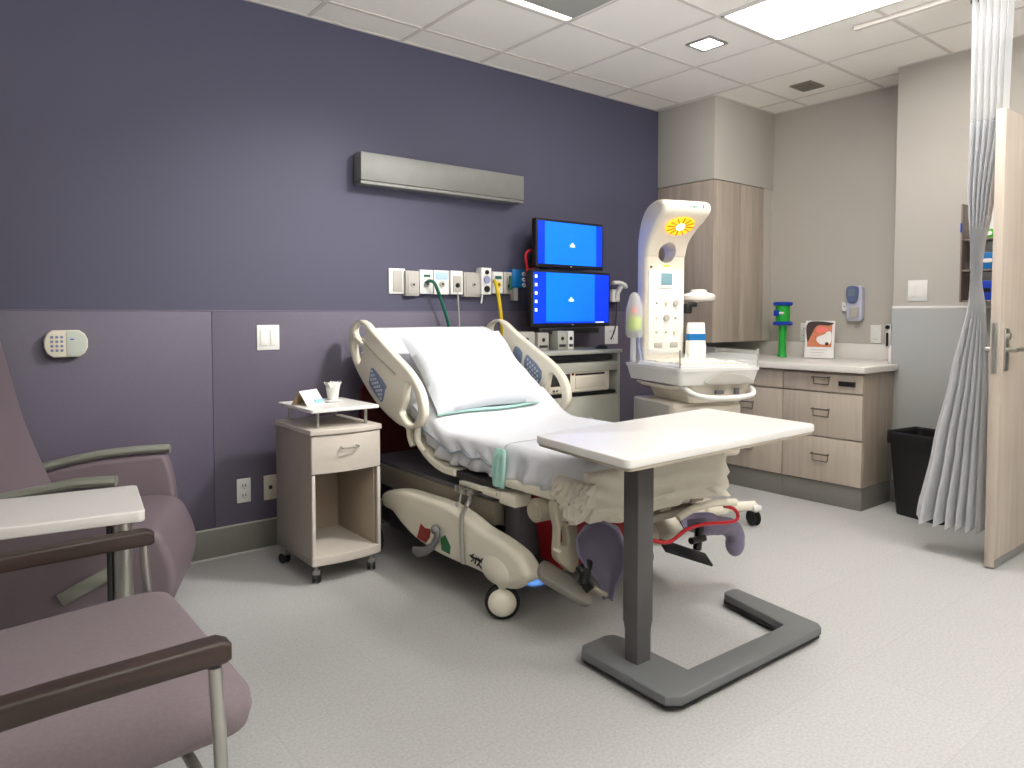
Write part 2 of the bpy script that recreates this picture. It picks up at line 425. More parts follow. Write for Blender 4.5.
# recessed reading spots over the bed (above the top edge of the picture)
def spotlight(x, y, tx, ty, tz, en, size, label, col=(1, .97, .93)):
    t = thing('recessed_spotlight', label, 'light', (x, y, H))
    f = MB(); f.lathe([(.085, -.006), (.085, .001), (.065, .001), (.06, -.006)], (x, y, H)); f.out('trim_ring', 'alu', t)
    MB().cyl((x, y, H-.002), (x, y, H+.001), .06).out('lens', 'lightsoft', t)
    l = bpy.data.lights.new('spot_lamp', 'SPOT'); l.energy = en; l.color = col; l.spot_size = R(size); l.spot_blend = 1; l.shadow_soft_size = .16
    o = bpy.data.objects.new('spot_lamp', l); COL.objects.link(o); o.location = (x, y, H-.02)
    o.rotation_euler = (Vector((tx, ty, tz))-Vector((x, y, H-.02))).to_track_quat('-Z', 'Y').to_euler()
spotlight(.98, -2.3, -.12, 0, 1.0, 225, 62, 'round recessed spotlight over the bed aimed at the purple wall, out of the picture')
# curtain track + curtain
TZ = 3.018
tr = thing('curtain_track', 'white curtain rail hung under the ceiling at the top right', 'curtain rail', (2.57, -2.3, TZ))
MB().poly(rrect(.034, .026, .003), t=.86, T=T((2.59, -2.34, TZ)) @ Rot(90, 'X')).out('rail', 'grid', tr)
for y in (-1.95, -2.72): MB().cyl((2.59, y, TZ+.012), (2.59, y, H-.001), .012).out('hanger', 'alu', tr)
def lerp(tab, z):
    for a, b in zip(tab, tab[1:]):
        if b[0] <= z <= a[0]:
            k = (z-b[0])/(a[0]-b[0]); k2 = k*k*(3-2*k)*.4+k*.6
            return [q+(p_-q)*k2 for p_, q in zip(a[1:], b[1:])]
    return list(tab[-1][1:])
# z, yleft, yright, amplitude
prof = [(3.0, -2.515, -2.715, .05), (2.33, -2.525, -2.700, .07), (1.95, -2.530, -2.648, .075), (1.62, -2.552, -2.605, .05), (1.50, -2.552, -2.603, .026), (1.36, -2.535, -2.625, .032), (1.0, -2.455, -2.640, .06), (.60, -2.37, -2.640, .09), (.17, -2.285, -2.640, .12)]
def curtain_part(z1, z0, nz, thick=.0):
    mb = MB(); rings = []; NP = 6; NS = NP*10
    for i in range(nz+1):
        z = z1+(z0-z1)*i/nz; yl, yr, am = lerp(prof, z); r = []
        for k in range(NS+1):
            s = k/NS; tri = 2*abs((s*NP) % 1-.5)*2-1
            sg = tri*.9+.1*math.sin(PI/2*tri)
            y = yl+(yr-yl)*(s**(.72 if z < 1.4 else .95)); x = 2.60+am*.5*sg*(1-.3*s)+.001*noise.noise((s*5, z*3, 1))
            r.append(Vector((x, y+.001*noise.noise((s*9, z*4, 5)), z+(.012*sg if z < .3 else 0))))
        rings.append(r)
    mb.loft(rings, cap=False, closed=False)
    return mb
ct = thing('privacy_curtain', 'grey pleated privacy curtain with white mesh top, gathered beside the door', 'curtain', (2.6, -2.6, 0))
curtain_part(2.345, .16, 60).out('fabric', 'curtain', ct, angle=60)
curtain_part(2.985, 2.335, 16).out('mesh_band', 'mesh', ct, angle=60)
f = MB()
for k in range(12):
    y = -2.52-.017*k
    f.tube([(2.60, y, 3.003), (2.605, y, 2.988), (2.60, y, 2.965)], .004, n=6).ball((2.6, y, 2.995), .008, n=8)
f.out('hooks', 'darksteel', ct)

# ------------------------------------------------------------------ wall light, wall plates
t = thing('wall_light_bar', 'long brushed metal light bar on the purple wall above the bed', 'wall light', (.98, -.06, 2.22))
X0, X1 = ony(361, 165, -.115).x, ony(524, 187, -.115).x; Z0, Z1 = ony(361, 183, -.115).z, ony(361, 151, -.115).z
a = MB(); a.box(X0, X1, -.115, -.02, Z0+.022, Z1, b=.003); a.out('housing', 'barmetal', t)
MB().box(X0, X1, -.112, -.02, Z0, Z0+.018, b=.003).out('lower_lip', 'barmetal', t)
MB().box(X0+.03, X1-.03, -.10, -.02, Z0+.012, Z0+.03, b=.0).out('diffuser', 'basket', t)
MB().box(X0+.04, X1-.04, -.02, 0, Z0+.01, Z1-.01, b=.002).out('mount_plate', 'darksteel', t)

def duplex(mb, x, z, w=.07, h=.115, m='white', n=1, y=-.006):
    mb.box(x-w/2, x+w/2, y-.007, y, z-h/2, z+h/2, b=.003, m=m)
def wallface(P):  # centre from pixel box on y=0
    return P
def outlet_on_back(u0, v0, u1, v1, name, label, cat, m='white', kind='duplex', y=-.006, group=None, th=.008):
    A, B = ony(u0, (v0+v1)/2, y-th), ony(u1, (v0+v1)/2, y-th); C_ = ony((u0+u1)/2, v0, y-th); D = ony((u0+u1)/2, v1, y-th)
    x0, x1, z1, z0 = A.x, B.x, C_.z, D.z; xc, zc = (x0+x1)/2, (z0+z1)/2; w, h = x1-x0, z1-z0
    t = thing(name, label, cat, (xc, y, zc), group=group)
    MB().box(x0, x1, y-th, y, z0, z1, b=.003).out('cover_plate', m, t)
    if kind == 'duplex':
        for s in (-1, 1):
            f = MB(); f.box(xc-w*.24, xc+w*.24, y-th-.004, y-th, zc+s*h*.2-h*.12, zc+s*h*.2+h*.12, b=.003)
            soc = f.out('socket', m, t)
            f = MB()
            for q in (-1, 1): f.box(xc+q*w*.1-.0022, xc+q*w*.1+.0022, y-th-.0052, y-th-.003, zc+s*h*.2-.006, zc+s*h*.2+.010, b=0)
            f.cyl((xc, y-th-.0052, zc+s*h*.2-.013), (xc, y-th-.003, zc+s*h*.2-.013), .003, n=8)
            f.out('slots', 'black', soc)
    if kind == 'jack':
        MB().box(xc-.010, xc+.010, y-th-.004, y-th, zc-.010, zc+.012, b=.002).out('jack', 'darksteel', t)
    if kind == 'switch2':
        for s in (-1, 1):
            MB().box(xc+s*w*.22-w*.15, xc+s*w*.22+w*.15, y-th-.006, y-th, zc-h*.32, zc+h*.32, b=.003).out('switch_paddle', m, t)
    return t
outlet_on_back(237, 478.5, 251, 502.5, 'power_outlet', 'white power outlet low on the purple wall, left of the nightstand', 'outlet')
outlet_on_back(264, 475, 277, 499.5, 'data_outlet', 'ivory data outlet low on the purple wall, touching the nightstand', 'outlet', m='offwhite', kind='jack')
outlet_on_back(257, 325, 279.5, 350, 'light_switch', 'white double light switch on the purple wall above the nightstand', 'switch', kind='switch2')
outlet_on_back(605, 326, 618, 344, 'power_outlet', 'white power outlet on the purple wall just right of the lower monitor', 'outlet', y=0, kind='duplex')

# wall telephone at left
A = ony(44, 343, -.05); B = ony(88, 343, -.05); Zc = 1.184; xc = (A.x+B.x)/2; w = B.x-A.x; h = .128
t = thing('wall_telephone', 'pale grey-green wall telephone with keypad at far left', 'telephone', (xc, 0, Zc))
def bowtie(w, h): return [(-w/2+.035, h/2), (w/2-.035, h/2), (w/2-.012, h*.36), (w/2, h*.14), (w/2, -h*.14), (w/2-.012, -h*.36), (w/2-.035, -h/2), (-w/2+.035, -h/2), (-w/2+.012, -h*.36), (-w/2, -h*.14), (-w/2, h*.14), (-w/2+.012, h*.36)]
MB().poly(bowtie(w, h), t=.045, b=.006, T=T((xc, -.03, Zc)) @ FY).out('body', 'offwhite', t)
MB().poly([(0, h*.46), (w/2-.038, h*.46), (w/2-.016, h*.33), (w/2-.006, h*.13), (w/2-.006, -h*.13), (w/2-.016, -h*.33), (w/2-.038, -h*.46), (0, -h*.46)], t=.005, b=.001, T=T((xc, -.0535, Zc)) @ FY).out('handset_cover', mat('pale_mint_plastic', (188, 196, 186), .4), t)
f = MB()
for i in range(3):
    for j in range(4): f.box(xc-w*.36+i*.020, xc-w*.36+i*.020+.012, -.056, -.05, Zc+.026-j*.021, Zc+.038-j*.021, b=.002)
f.out('keypad', 'lcd', t)
MB().box(xc+.015, xc+.032, -.058, -.055, Zc+.018, Zc+.024, b=.001).out('mark', 'cobalt', t)

# ------------------------------------------------------------------ head wall gas and power row
struct('added_window_1', MB().box(-2.2, 1.6, YF-.02, YF+.012, .85, 2.55, b=.004), 'glass')  # unseen window behind the camera, added to go with the ceiling fill lamp
wf = MB()
for x in (-2.24, -.33, 1.6): wf.box(x, x+.05, YF-.03, YF+.05, .80, 2.60, b=.004)
for z in (.80, 2.55): wf.box(-2.24, 1.65, YF-.03, YF+.06, z, z+.05, b=.004)
struct('trim_3', wf, 'alu')  # frame of the added window
wl = bpy.data.lights.new('ceiling_fill_light', 'AREA'); wl.shape = 'RECTANGLE'; wl.size = 3.6; wl.size_y = 1.6; wl.energy = FILLW; wl.spread = R(110); wl.color = (.97, .985, 1)  # area lamp added at the front wall, tilted up to brighten the ceiling
wo = bpy.data.objects.new('ceiling_fill_light', wl); COL.objects.link(wo); wo.location = (-.3, YF+.07, 1.7); wo.rotation_euler = (R(140), 0, R(-15))
def hw_box(u0, v0, u1, v1, name, label, cat, m, th, group=None, extra=None):
    A, B = ony(u0, v0, -th), ony(u1, v1, -th); x0, x1, z1, z0 = A.x, B.x, A.z, B.z
    t = thing(name, label, cat, ((x0+x1)/2, 0, (z0+z1)/2), group=group)
    MB().box(x0, x1, -th, 0, z0, z1, b=.004).out('body', m, t)
    return t, x0, x1, z0, z1, -th
def face(t, x0, x1, z0, z1, y, a, b, c, d, m, name='face_plate', th=.006, bev=.002):
    w, h = x1-x0, z1-z0
    return MB().box(x0+a*w, x0+b*w, y-th, y, z0+c*h, z0+d*h, b=bev).out(name, m, t)
def port(t, x0, x1, z0, z1, y, cx, cz, r, m='gasgrey', name='port', dot=True):
    w, h = x1-x0, z1-z0; X, Z = x0+cx*w, z0+cz*h
    o = MB().cyl((X, y, Z), (X, y-.014, Z), r, b=.003).out(name, m, t)
    if dot: MB().cyl((X, y-.0135, Z), (X, y-.0165, Z), r*.42, n=14).out('socket_hole', 'black', o)
q = hw_box(389, 268, 405.5, 294, 'wall_frame', 'white framed blank wall plate, leftmost in the row above the bed', 'wall plate', 'white', .012)
face(*q, .22, .78, .08, .92, 'gasgrey'); 
q = hw_box(406, 270.5, 419.5, 296, 'gas_outlet', 'grey medical gas outlet right of the white frame, with one dark port', 'gas outlet', 'gasgrey', .04)
face(*q, .12, .88, .08, .92, 'gasgrey'); port(*q, .5, .45, .018)
q = hw_box(420, 269.5, 433, 294, 'gas_outlet', 'white medical gas outlet with the dark green hose plugged in', 'gas outlet', 'white', .04)
face(*q, .1, .9, .62, .9, 'white'); face(*q, .25, .75, .70, .80, 'hosegreen', 'label', .007, 0); port(*q, .5, .42, .020)
q = hw_box(434, 270, 449, 294.5, 'gas_outlet', 'white medical gas outlet right of the green hose, with a pale blue label', 'gas outlet', 'white', .04)
face(*q, .1, .9, .62, .92, 'bluewash', 'label'); port(*q, .5, .42, .020)
q = hw_box(451, 270.5, 463, 294.5, 'suction_outlet', 'white outlet with a thin cable hanging down, in the middle of the row', 'outlet', 'white', .045)
face(*q, .15, .85, .10, .78, 'gasgrey'); port(*q, .5, .38, .016, 'black', dot=False)
q = hw_box(464, 272, 481, 297, 'suction_canister_bracket', 'wide grey box with a small dark knob in the outlet row', 'bracket', 'gasgrey', .045)
face(*q, .1, .9, .08, .86, 'gasgrey'); port(*q, .55, .5, .016)
q = hw_box(481.5, 267.5, 491.5, 294.5, 'suction_regulator', 'tall white suction regulator with a blue dial and black knob', 'regulator', 'white', .07)
x0, x1, z0, z1 = q[1:5]
port(*q, .5, .83, .015, 'black', 'gauge', dot=False); port(*q, .5, .55, .026, 'lav', 'dial', dot=False); port(*q, .5, .2, .022, 'black', 'knob', dot=False)
MB().tube([((x0+x1)/2-.02, -.05, z0), ((x0+x1)/2-.03, -.05, z0-.06)], .006).out('nipple', 'white', q[0])
q = hw_box(492.5, 271.5, 503, 293.5, 'gas_outlet', 'white gas outlet with green label and the yellow hose', 'gas outlet', 'white', .04)
face(*q, .1, .9, .62, .9, 'white'); face(*q, .2, .8, .66, .80, 'hosegreen', 'label', .008, 0); port(*q, .5, .4, .02, 'hoseyellow')
q = hw_box(504, 272, 512, 294, 'flow_meter', 'small grey flow meter with a green tube and dark knob beside the blue box', 'flow meter', 'gasgrey', .05)
X = (q[1]+q[2])/2; zc = (q[3]+q[4])/2
MB().cyl((X, -.08, zc-.05), (X, -.08, zc+.05), .011).out('flow_tube', 'hosegreen', q[0]); port(*q, .7, .35, .018, 'black', 'knob', dot=False)
MB().cyl((X, -.05, zc-.05), (X, -.085, zc-.05), .008).out('bracket_arm', 'steel', q[0])
q = hw_box(512.5, 269, 526, 288, 'cable_box', 'bright blue box with white sockets left of the monitors', 'box', 'blue', .06)
for cz in (.75, .45, .15): port(*q, .78, cz, .014, 'white', 'socket')
MB().box(q[1]+.02, q[1]+.06, -.05, -.0, q[3]-.09, q[3], b=.004).out('lower_bracket', 'gasgrey', q[0])
P = lambda u, v, y: ony(u, v, y)
def hose(name, label, pts, r, m, cat='hose'):
    o = MB().tube([Vector(p) for p in pts], r, n=10, smooth=8).out(name, m, None, loc=tuple(pts[0]))
    return tag(o, label, cat)
hose('oxygen_hose', 'dark green hose hanging from the gas outlet behind the pillow', [P(426.5, 282.5, -.055), P(430, 281, -.09), P(435, 284, -.10), P(441, 300, -.09), P(448, 322, -.09), P(452, 345, -.08)], .011, 'hosegreen')
hose('air_hose', 'yellow hose hanging from the gas outlet behind the far bed rail', [P(494.5, 281, -.05), P(496, 284, -.09), P(499, 300, -.10), P(501.5, 322, -.10), P(503, 345, -.08)], .013, 'hoseyellow')
hose('call_cable', 'thin pale cable hanging down the wall behind the bed', [P(457.5, 290, -.042), P(458.5, 305, -.05), P(459.5, 330, -.05), P(460, 380, -.035), Vector((ony(461, 400, -.03).x, -.035, .02))], .004, 'gasgrey', 'cable')
hose('red_cable', 'red looped cable left of the upper monitor', [P(528, 288, -.02), P(527.5, 270, -.12), P(525.5, 256, -.14), P(529, 250.5, -.14), P(534, 252, -.14), P(535, 262, -.14), P(534, 268, -.14), P(526, 270.5, -.15)], .008, 'redtube', 'cable')

# ================================================================== BASE CABINETS, COUNTER, UPPER CABINET
BX, BY0, BY1 = 3.09, -1.765, -.002
def bar_handle(parent, y, z, x=3.09, w=.115):
    f = MB().tube([(x, y-w/2, z+.018), (x-.028, y-w/2, z+.018), (x-.028, y+w/2, z+.018), (x, y+w/2, z+.018)], .0055, n=8)
    f.tube([(x-.004, y-w/2, z+.016), (x-.006, y-w/2+.004, z-.032), (x-.006, y+w/2-.004, z-.032), (x-.004, y+w/2, z+.016)], .003, n=6)
    return f.out('handle', 'handle', parent)
def base_unit(y0, y1, rows, label, lock=False, endpanel=False):
    t = thing('base_cabinet', label, 'cabinet', (3.4, (y0+y1)/2, 0), group=None)
    MB().box(BX+.02, XR-.004 if y0 > YE else XE-.006, max(y0, y0), y1, .155, .925, b=.001).out('carcass', 'woodc', t) if not endpanel else \
        MB().box(BX+.02, XE-.004, y0, y1, .155, .925, b=.001).out('carcass', 'wood', t)
    for (z0, z1) in rows:
        f = MB().box(BX, BX+.02, y0+.003, y1-.003, z0+.003, z1-.003, b=.0015).out('drawer_front', 'woodc', t)
        bar_handle(f, (y0+y1)/2, (z0+z1)/2+.02)
    MB().box(BX+.012, XE-.004 if endpanel else XR-.01, y0+(.004 if endpanel else 0), y1, 0, .152, b=.001).out('toe_kick', 'base', t)
    return t
rowsR = [(.155, .468), (.472, .782), (.786, .915)]
b1 = base_unit(-1.765, -1.185, rowsR, 'pale wood base cabinet with three drawers and black lock, nearest the bin', endpanel=True)
b2 = base_unit(-1.183, -.59, rowsR, 'pale wood base cabinet with three drawers, left of the one with the lock')
b3 = base_unit(-.588, -.003, [(.155, .782), (.786, .915)], 'pale wood corner base cabinet mostly hidden behind the infant warmer')
k = MB().box(BX-.012, BX, -1.715, -1.60, .835, .868, b=.003).box(BX-.018, BX-.010, -1.71, -1.675, .84, .863, b=.003).box(BX-.018, BX-.010, -1.65, -1.61, .846, .858, b=.002)
k.out('drawer_lock', 'black', b1)
top = MB(); z = .93
outl = [(3.045, 0-.003), (3.045, -1.80+.05), (3.055, -1.785), (3.085, -1.80), (3.52, -1.80), (3.536, -1.79), (3.536, -1.765), (3.925, -1.765+.02), (3.925, -.003)]
outl = [(3.05, -.003), (3.05, -1.77), (3.056, -1.788), (3.075, -1.797), (3.534, -1.797), (3.534, -1.745), (3.925, -1.745), (3.925, -.003)]
top.poly(outl, t=.045, b=.006, T=T((0, 0, .953)))
ctop = thing('countertop', 'white stone countertop over the pale wood drawers', 'countertop', (3.45, -.9, .93))
top.out('slab', 'quartz', ctop)
MB().box(3.905, 3.926, -1.74, -.005, .976, 1.095, b=.003).out('backsplash', 'quartz', ctop)
MB().box(3.10, 3.903, -.025, -.004, .976, 1.095, b=.003).out('side_splash', 'quartz', ctop)
MB().box(3.545, 3.903, -1.742, -1.722, .976, 1.095, b=.003).out('end_splash', 'quartz', ctop)
t = thing('upper_cabinet', 'tall pale wood wall cabinet under the grey corner soffit', 'cabinet', (3.45, -.28, 1.1))
MB().box(3.112, 3.798, -.548, -.004, 1.10, 2.388, b=.002).out('carcass', 'wood', t)
MB().box(3.092, 3.11, -.565, -.004, 1.10, 2.385, b=.0015).out('end_panel', 'wood', t)
for a, b in ((3.112, 3.455), (3.459, 3.797)): MB().box(a, b, -.566, -.549, 1.10, 2.385, b=.0015).out('door', 'wood', t)

# things on / above the counter
c = onz(781, 357, .977); cx_, cy_ = 3.72, -.80
t = thing('gel_dispenser', 'blue and green dispenser bottle standing at the left of the counter', 'dispenser', (cx_, cy_, .976))
MB().lathe([(.0, .976), (.038, .976), (.040, .984), (.030, 1.0), (.030, 1.14), (.036, 1.21), (.030, 1.234), (.0, 1.234)], (cx_, cy_, 0)).out('bottle', 'limegreen', t)
MB().lathe([(0, 1.235), (.070, 1.235), (.077, 1.242), (.077, 1.257), (.070, 1.265), (0, 1.265)], (cx_, cy_, 0)).out('lower_ring', 'cobalt', t)
MB().lathe([(0, 1.266), (.056, 1.266), (.058, 1.395), (0, 1.395)], (cx_, cy_, 0)).out('cup', 'limegreen', t)
MB().lathe([(0, 1.396), (.070, 1.396), (.077, 1.403), (.077, 1.418), (.070, 1.426), (0, 1.426)], (cx_, cy_, 0)).out('upper_ring', 'cobalt', t)
MB().box(cx_-.070, cx_-.04, cy_+.0, cy_+.045, 1.31, 1.36, b=.008).out('blue_badge', 'cobalt', t)
MB().box(cx_-.064, cx_-.045, cy_-.040, cy_-.004, 1.325, 1.345, b=.004).out('white_mark', 'white', t)
# leaning photo frame
Tm = T((3.70, -1.125, .979)) @ Matrix.Rotation(R(20), 4, 'Z') @ Matrix.Rotation(R(12), 4, 'Y') @ FX
t = thing('picture_frame', 'white framed poster with an orange newborn photo leaning on the counter', 'picture', (3.70, -1.10, .976))
MB().poly(rrect(.215, .30, .004, cy=.15), t=.014, b=.003, T=Tm).out('frame', 'white', t)
f = MB(); f.poly(rrect(.178, .195, .001, cy=.187), t=.002, T=Tm @ T((0, 0, .0075)), m='photo1')
f.poly(smooth2([(-.089, .284), (.089, .284), (.07, .262), (.0, .265), (-.03, .25), (-.055, .2), (-.075, .15), (-.089, .13)]), t=.002, T=Tm @ T((0, 0, .0082)), m='photo2')
f.poly(smooth2([(-.02, .165), (.03, .19), (.06, .215), (.085, .2), (.08, .12), (.02, .11), (-.015, .13)]), t=.002, T=Tm @ T((0, 0, .0086)), m='paper')
f.poly(smooth2([(-.03, .225), (.0, .25), (.05, .245), (.06, .225), (.02, .205), (-.015, .205)]), t=.002, T=Tm @ T((0, 0, .0082)), m='salmon')
f.poly(circ(.014, 12, .055, .115), t=.002, T=Tm @ T((0, 0, .009)), m='photo2')
f.out('photo', None, t)
f = MB()
for k in range(3): f.box(-.06, .06-.02*k, .065-.022*k, .068-.022*k, .006, .0078, b=0, T=Tm)
f.out('caption_lines', 'gasgrey', t)
MB().tube([(3.77, -1.03, .982), (3.74, -1.04, 1.18)], .006).out('prop', 'white', t)
def plate_x(y0, y1, z0, z1, x, name, label, cat, m='white', kind='duplex'):
    t = thing(name, label, cat, (x, (y0+y1)/2, (z0+z1)/2)); yc, zc = (y0+y1)/2, (z0+z1)/2; h = z1-z0; w = y1-y0
    MB().box(x-.008, x, y0, y1, z0, z1, b=.003).out('cover_plate', m, t)
    if kind == 'duplex':
        for s in (-1, 1):
            so = MB().box(x-.012, x-.008, yc-w*.24, yc+w*.24, zc+s*h*.2-h*.12, zc+s*h*.2+h*.12, b=.003).out('socket', m, t)
            MB().box(x-.013, x-.011, yc-.010, yc-.006, zc+s*h*.2-.008, zc+s*h*.2+.008, b=0).box(x-.013, x-.011, yc+.006, yc+.010, zc+s*h*.2-.008, zc+s*h*.2+.008, b=0).out('slots', 'black', so)
    elif kind == 'paddle2':
        for s in (-1, 1): MB().box(x-.014, x-.008, yc+s*w*.22-w*.15, yc+s*w*.22+w*.15, zc-h*.32, zc+h*.32, b=.003).out('switch_paddle', m, t)
    elif kind == 'paddle':
        MB().box(x-.014, x-.008, yc-w*.25, yc+w*.25, zc-h*.32, zc+h*.32, b=.003).out('switch_paddle', m, t)
    return t
a, b = onx(801, 323, XR), onx(810, 341, XR); plate_x(b.y, a.y, b.z, a.z, XR, 'power_outlet', 'white power outlet on the grey wall behind the picture frame', 'outlet')
a, b = onx(871, 325, XR), onx(881, 343, XR); plate_x(b.y, a.y, b.z, a.z, XR, 'power_outlet', 'white power outlet on the grey wall below and right of the glucose meter', 'outlet', kind='paddle')
a, b = onx(908, 280.5, XE-.008), onx(927, 301, XE-.008); plate_x(b.y, a.y, b.z, a.z, XE, 'light_switch', 'white double light switch on the grey wall above the bin', 'switch', kind='paddle2')
a, b = onx(887, 327, XR-.01), onx(891, 346, XR-.01)
t = thing('wall_thermometer', 'narrow black and white probe holder at the right end of the backsplash', 'probe', (XR, (a.y+b.y)/2, 1.1))
yc = (a.y+b.y)/2
MB().box(XR-.03, XR, yc-.022, yc+.022, b.z-.01, a.z+.02, b=.006).out('holder', 'white', t)
MB().cyl((XR-.04, yc, b.z+.0), (XR-.04, yc, b.z+.10), .008).out('probe', 'black', t)
MB().ball((XR-.04, yc, a.z), .016).out('probe_head', 'black', t)
# glucose meter
a, b = onx(848, 286, XR-.03), onx(863, 321, XR-.03); yc, zc, w, h = (a.y+b.y)/2, (a.z+b.z)/2, a.y-b.y, a.z-b.z
t = thing('glucose_meter', 'blue-grey handheld meter in a wall cradle above the counter', 'meter', (XR, yc, zc))
MB().poly([(x, y) for x, y in rrect(w, h, .03)], t=.05, b=.008, T=T((XR-.03, yc, zc)) @ FX).out('cradle', mat('pale_lilac_plastic', (196,198,216), .4), t)
MB().poly(smooth2([(-.035, .10), (.035, .10), (.045, .05), (.03, -.02), (-.03, -.02), (-.045, .05)]), t=.03, b=.006, T=T((XR-.062, yc+.008, zc+.03)) @ FX).out('meter_body', mat('steel_blue_plastic', (96, 108, 140), .35), t)
MB().poly(rrect(.05, .055, .008), t=.004, T=T((XR-.079, yc+.008, zc+.085)) @ FX).out('display', mat('dim_lcd', (120, 134, 140), .2), t)
MB().box(XR-.07, XR-.055, yc-.04, yc+.035, zc-h*.42, zc-h*.1, b=.008).out('pocket', 'gasgrey', t)
a, b = onx(842.5, 302, XR-.02), onx(848, 311, XR-.02)
t = thing('wall_adapter', 'small white box on the wall touching the glucose meter', 'box', (XR, (a.y+b.y)/2, a.z))
MB().box(XR-.03, XR, b.y, a.y, b.z, a.z, b=.004).out('body', 'white', t)
MB().cyl((XR-.03, (a.y+b.y)/2, (a.z+b.z)/2), (XR-.034, (a.y+b.y)/2, (a.z+b.z)/2), .008).out('button', 'gasgrey', t)

# trash can
t = thing('waste_bin', 'black plastic waste bin with black liner beside the base cabinets', 'bin', (3.31, -2.08, 0), R(-14))
TB = T((3.31, -2.10, 0)) @ Rot(-14, 'Z')
def rring(w, h, r, z, n=5): return [TB @ Vector((x, y, z)) for x, y in rrect(w, h, r, n)]
f = MB().loft([rring(.28-.05, .36-.05, .03, .0), rring(.28-.04, .36-.04, .035, .01), rring(.31, .39, .04, .50), rring(.325, .405, .045, .505), rring(.325, .405, .045, .54), rring(.305, .385, .04, .54), rring(.295, .375, .04, .50), rring(.22, .29, .03, .02)], cap=True)
f.out('bin_body', 'black', t)
f = MB(); rings = []
for (s, z, wv) in ((.298, .46, 0), (.306, .545, .004), (.322, .556, .006), (.336, .545, .006), (.338, .50, .010), (.334, .475, .012)):
    ring = []
    for i, (x, y) in enumerate(rrect(s, s+.08, .045, 12)):
        q = noise.noise((x*18, y*18, z*9))
        ring.append(TB @ Vector((x*(1+.0*q), y, z+wv*q*1.6)))
    rings.append(ring)
f.loft(rings, cap=False); f.out('liner', 'liner', t)

# glove and supply rack behind the curtain
def onw(u, v, x=3.42): return onx(u, v, x)
a, b = onx(966, 205, 3.44), onx(1000, 302, 3.44)
t = thing('supply_rack', 'taupe wall rack with a dark side bar, seen between curtain and door', 'rack', (3.53, (a.y+b.y)/2, 1.4))
MB().box(3.50, XE-.002, b.y-.12, a.y, b.z, a.z+.02, b=.004).out('back_panel', 'white', t)
MB().box(3.36, 3.50, a.y-.012, a.y, b.z, a.z, b=.006).out('side_bar', 'shadebrown', t)
for u in (0, .31, .62): MB().box(3.37, 3.50, b.y-.12, a.y-.013, b.z+u*(a.z-b.z)-.0, b.z+u*(a.z-b.z)+.012, b=.003).out('shelf', 'shadebrown', t)
zs = [b.z+u*(a.z-b.z)+.013 for u in (0, .31, .62)]
def supply(u, v0, v1, du, lvl, label, cat, m, name='glove_box', dark=None):
    A = onx(u, v0, 3.42); B_ = onx(u+du, v1, 3.42); h = A.z-B_.z
    t = thing(name, label, cat, (3.43, (A.y+B_.y)/2, zs[lvl]))
    MB().box(3.375, 3.49, B_.y, A.y-.002, zs[lvl], zs[lvl]+h, b=.003).out('carton', m, t)
    MB().poly(rrect(.05, min(h, .05)*.5, .01), t=.004, T=T((3.374, (A.y+B_.y)/2, zs[lvl]+h*.5)) @ FX).out('opening', dark or 'paper', t)
    return zs[lvl]+h
MB().box(3.352, 3.361, a.y-.011, a.y-.001, 1.84, 1.90, b=.001).out('blue_label', 'cobalt', t)
z = supply(982, 281, 300, 14, 0, 'dark blue glove box on the lowest shelf of the rack', 'box', 'cobalt', dark='black')
supply(984, 262, 278, 12, 1, 'light blue box on the middle shelf of the rack', 'box', 'blue')
supply(986, 186, 193, 11, 2, 'green box on the top shelf of the rack', 'box', 'brightgreen')

# ================================================================== NIGHTSTAND
NX0, NX1, NYF, NYB = -.325, .044, -.745, -.285
t = thing('nightstand', 'beige bedside cabinet on casters with one drawer and raised white shelf', 'nightstand', ((NX0+NX1)/2, -.52, 0))
def bowed(x0, x1, yf, yb, bow, n=10):
    pts = [(x0, yb), (x1, yb)]
    for i in range(n+1):
        s = i/n; x = x1+(x0-x1)*s; pts.append((x, yf-bow*(1-(2*s-1)**2)))
    return pts
ZB, ZT = .10, .765
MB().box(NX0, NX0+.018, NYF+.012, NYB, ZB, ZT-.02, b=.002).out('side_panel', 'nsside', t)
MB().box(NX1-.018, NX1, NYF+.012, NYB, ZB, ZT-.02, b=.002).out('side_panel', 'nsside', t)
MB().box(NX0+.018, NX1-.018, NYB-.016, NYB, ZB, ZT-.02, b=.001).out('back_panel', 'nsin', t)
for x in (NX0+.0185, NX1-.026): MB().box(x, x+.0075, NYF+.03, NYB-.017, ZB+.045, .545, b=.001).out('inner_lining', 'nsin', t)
MB().poly(bowed(NX0, NX1, NYF, NYB, .022), t=.045, b=.003, T=T((0, 0, ZB+.022))).out('bottom_panel', 'ns', t)
MB().poly(bowed(NX0-.006, NX1+.006, NYF-.006, NYB, .026), t=.026, b=.004, T=T((0, 0, ZT-.013))).out('top_panel', 'ns', t)
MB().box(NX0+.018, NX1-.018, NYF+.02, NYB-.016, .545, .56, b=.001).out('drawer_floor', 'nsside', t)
for x0, x1 in ((NX0, NX0+.018), (NX1-.018, NX1)): MB().box(x0, x1, NYF-.001, NYF+.012, ZB+.045, .545, b=.002).out('edge_strip', 'ns', t)
dr = MB().poly(bowed(NX0+.001, NX1-.001, NYF, NYF+.02, .024), t=.185, b=.003, T=T((0, 0, .642))).out('drawer', 'ns', t)
xm = (NX0+NX1)/2
MB().tube([(xm-.04, NYF-.02, .675), (xm-.04, NYF-.05, .67), (xm+.04, NYF-.05, .67), (xm+.04, NYF-.02, .675)], .0045, n=8, smooth=3).out('handle', 'steel', dr)
